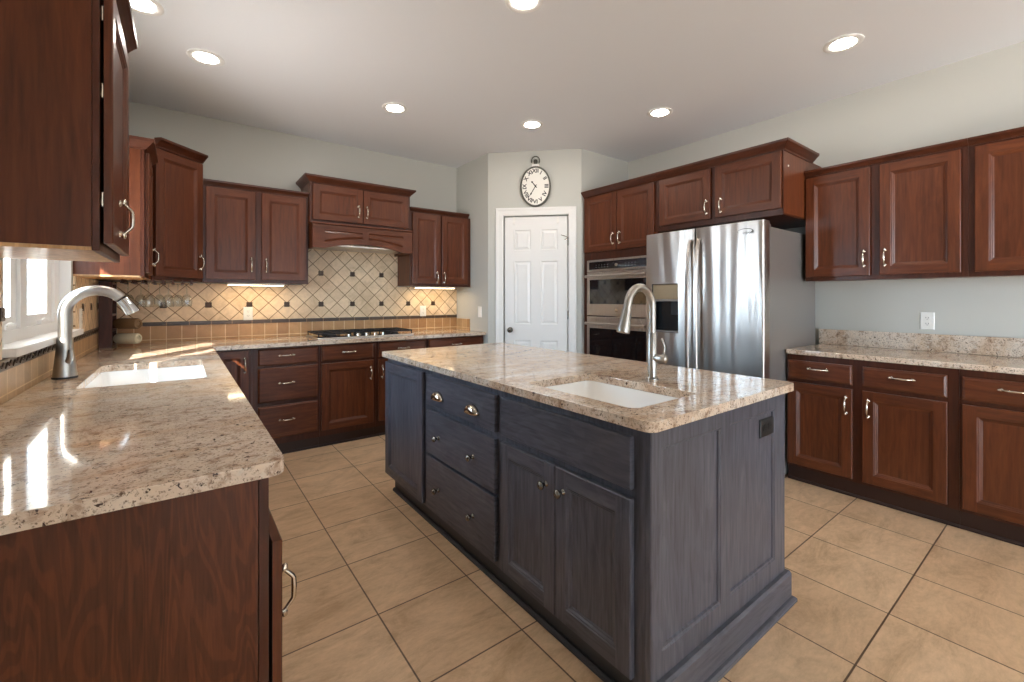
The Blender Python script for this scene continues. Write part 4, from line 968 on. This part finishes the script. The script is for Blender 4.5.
# ------------------------------------------------------------------ under-cabinet lights
for x0, x1, lab in ((0.30, 0.73, 'slim lit light bar under the two-door cabinet beside the hood'), (1.99, 2.46, 'slim lit light bar under the wall cabinet by the pantry')):
    t = thing('under_cabinet_light', lab, 'light bar', ((x0 + x1) / 2, 4.36, UB), 'under-cabinet light bars')
    MB().box(x0, x1, 4.32, 4.40, UB - 0.020, UB - 0.0005).build('housing', 'plastic', t, bevel=0.003)
    MB().box(x0 + 0.01, x1 - 0.01, 4.33, 4.39, UB - 0.0225, UB - 0.0202).build('diffuser', 'strip', t)

# ------------------------------------------------------------------ wine rack, bottles and hanging glasses
wr = thing('wine_rack', 'dark cherry upright wine rack standing in the worktop corner', 'wine rack', (-0.44, 4.40, CT))
for y in (4.24, 4.495): MB().box(XL + 0.0185, -0.40, y, y + 0.018, CT + 0.0005, 1.39).build('side_panel', 'cherry_frame', wr)
ZBOT = (0.965, 1.075, 1.185, 1.295)
for k in range(5):
    z = CT + 0.002 + 0.112 * k if k < 4 else 1.372
    MB().box(XL + 0.0185, -0.40, 4.2585, 4.4945, z, z + 0.014).build('shelf', 'cherry_h', wr)
bax = Vector((0.80, -0.60, 0)).normalized()
for z, col, lab in ((0.9705, (206, 200, 176), 'pale bottle lying lowest in the corner wine rack'), (1.0825, (120, 96, 70), 'amber bottle lying second from the bottom in the corner wine rack')):
    g = plain('bottle_glass', col, 0.08); M['bottle_glass%d' % int(z * 1000)] = g
    c = Vector((-0.385, 4.375, z)); bt = thing('wine_bottle', lab, 'bottle', c)
    mb = MB(); mb._lathe(c, bax, [(0.0, -0.002), (0.034, 0), (0.040, 0.02), (0.040, 0.15), (0.034, 0.158), (0.022, 0.160), (0.020, 0.152), (0.0, 0.140)], 24, 0, True); mb.build('glass_body', g, bt, smooth=40)
sr = thing('stemware_rack', 'dark slotted wooden rail holding stemmed glasses below the corner cabinet', 'glass rack', (-0.1, 4.2, UB))
mb = MB()
RZ = UB - 0.0245; gp = [Vector((-0.30 + 0.055 * k, 4.06 + 0.03 * k, 0)) for k in range(7)]
rl = []
for k in range(8):
    x = -0.3275 + 0.055 * k
    mb.box(x - 0.009, x + 0.009, 3.99, 4.36, RZ - 0.004, RZ + 0.004); mb.box(x - 0.004, x + 0.004, 3.99, 4.36, RZ + 0.004, UB - 0.0005)
mb.build('rails', 'cherry_frame', sr, merge=False)
GP = [(0, 4.04), (1, 4.30), (2, 4.06), (3, 4.27), (4, 4.13), (5, 4.32), (6, 4.24)]
LG = ['first stemmed glass from the window, hanging in the rail', 'second stemmed glass from the window, hanging near the wall', 'third stemmed glass from the window, hanging in the rail', 'middle stemmed glass of the seven hanging below the corner cabinet',
      'third stemmed glass from the hood side, hanging in the rail', 'second stemmed glass from the hood side, hanging near the wall', 'stemmed glass nearest the hood, hanging in the rail']
gm = None
for (k, y), lab in zip(GP, LG):
    t = thing('wine_glass', lab, 'wine glass', (-0.30 + 0.055 * k, y, RZ + 0.0045), 'stemmed glasses hanging from the rail')
    if gm is None:
        mb = MB(); prof = [(0.0, 0.0), (0.031, 0.0), (0.031, 0.002), (0.006, 0.006), (0.0038, 0.012), (0.0036, 0.075), (0.008, 0.082), (0.022, 0.092), (0.033, 0.112), (0.036, 0.135), (0.031, 0.175), (0.0295, 0.175), (0.0345, 0.135), (0.0315, 0.113), (0.021, 0.095), (0.0, 0.087)]
        mb._lathe(Vector((0, 0, 0)), Vector((0, 0, -1)), prof, 20, 0, False); gm = mb.mesh('wine_glass_bowl', [M['wineglass']], None, 50)
    o = bpy.data.objects.new('bowl_and_stem', gm); COL.objects.link(o); o.parent = t
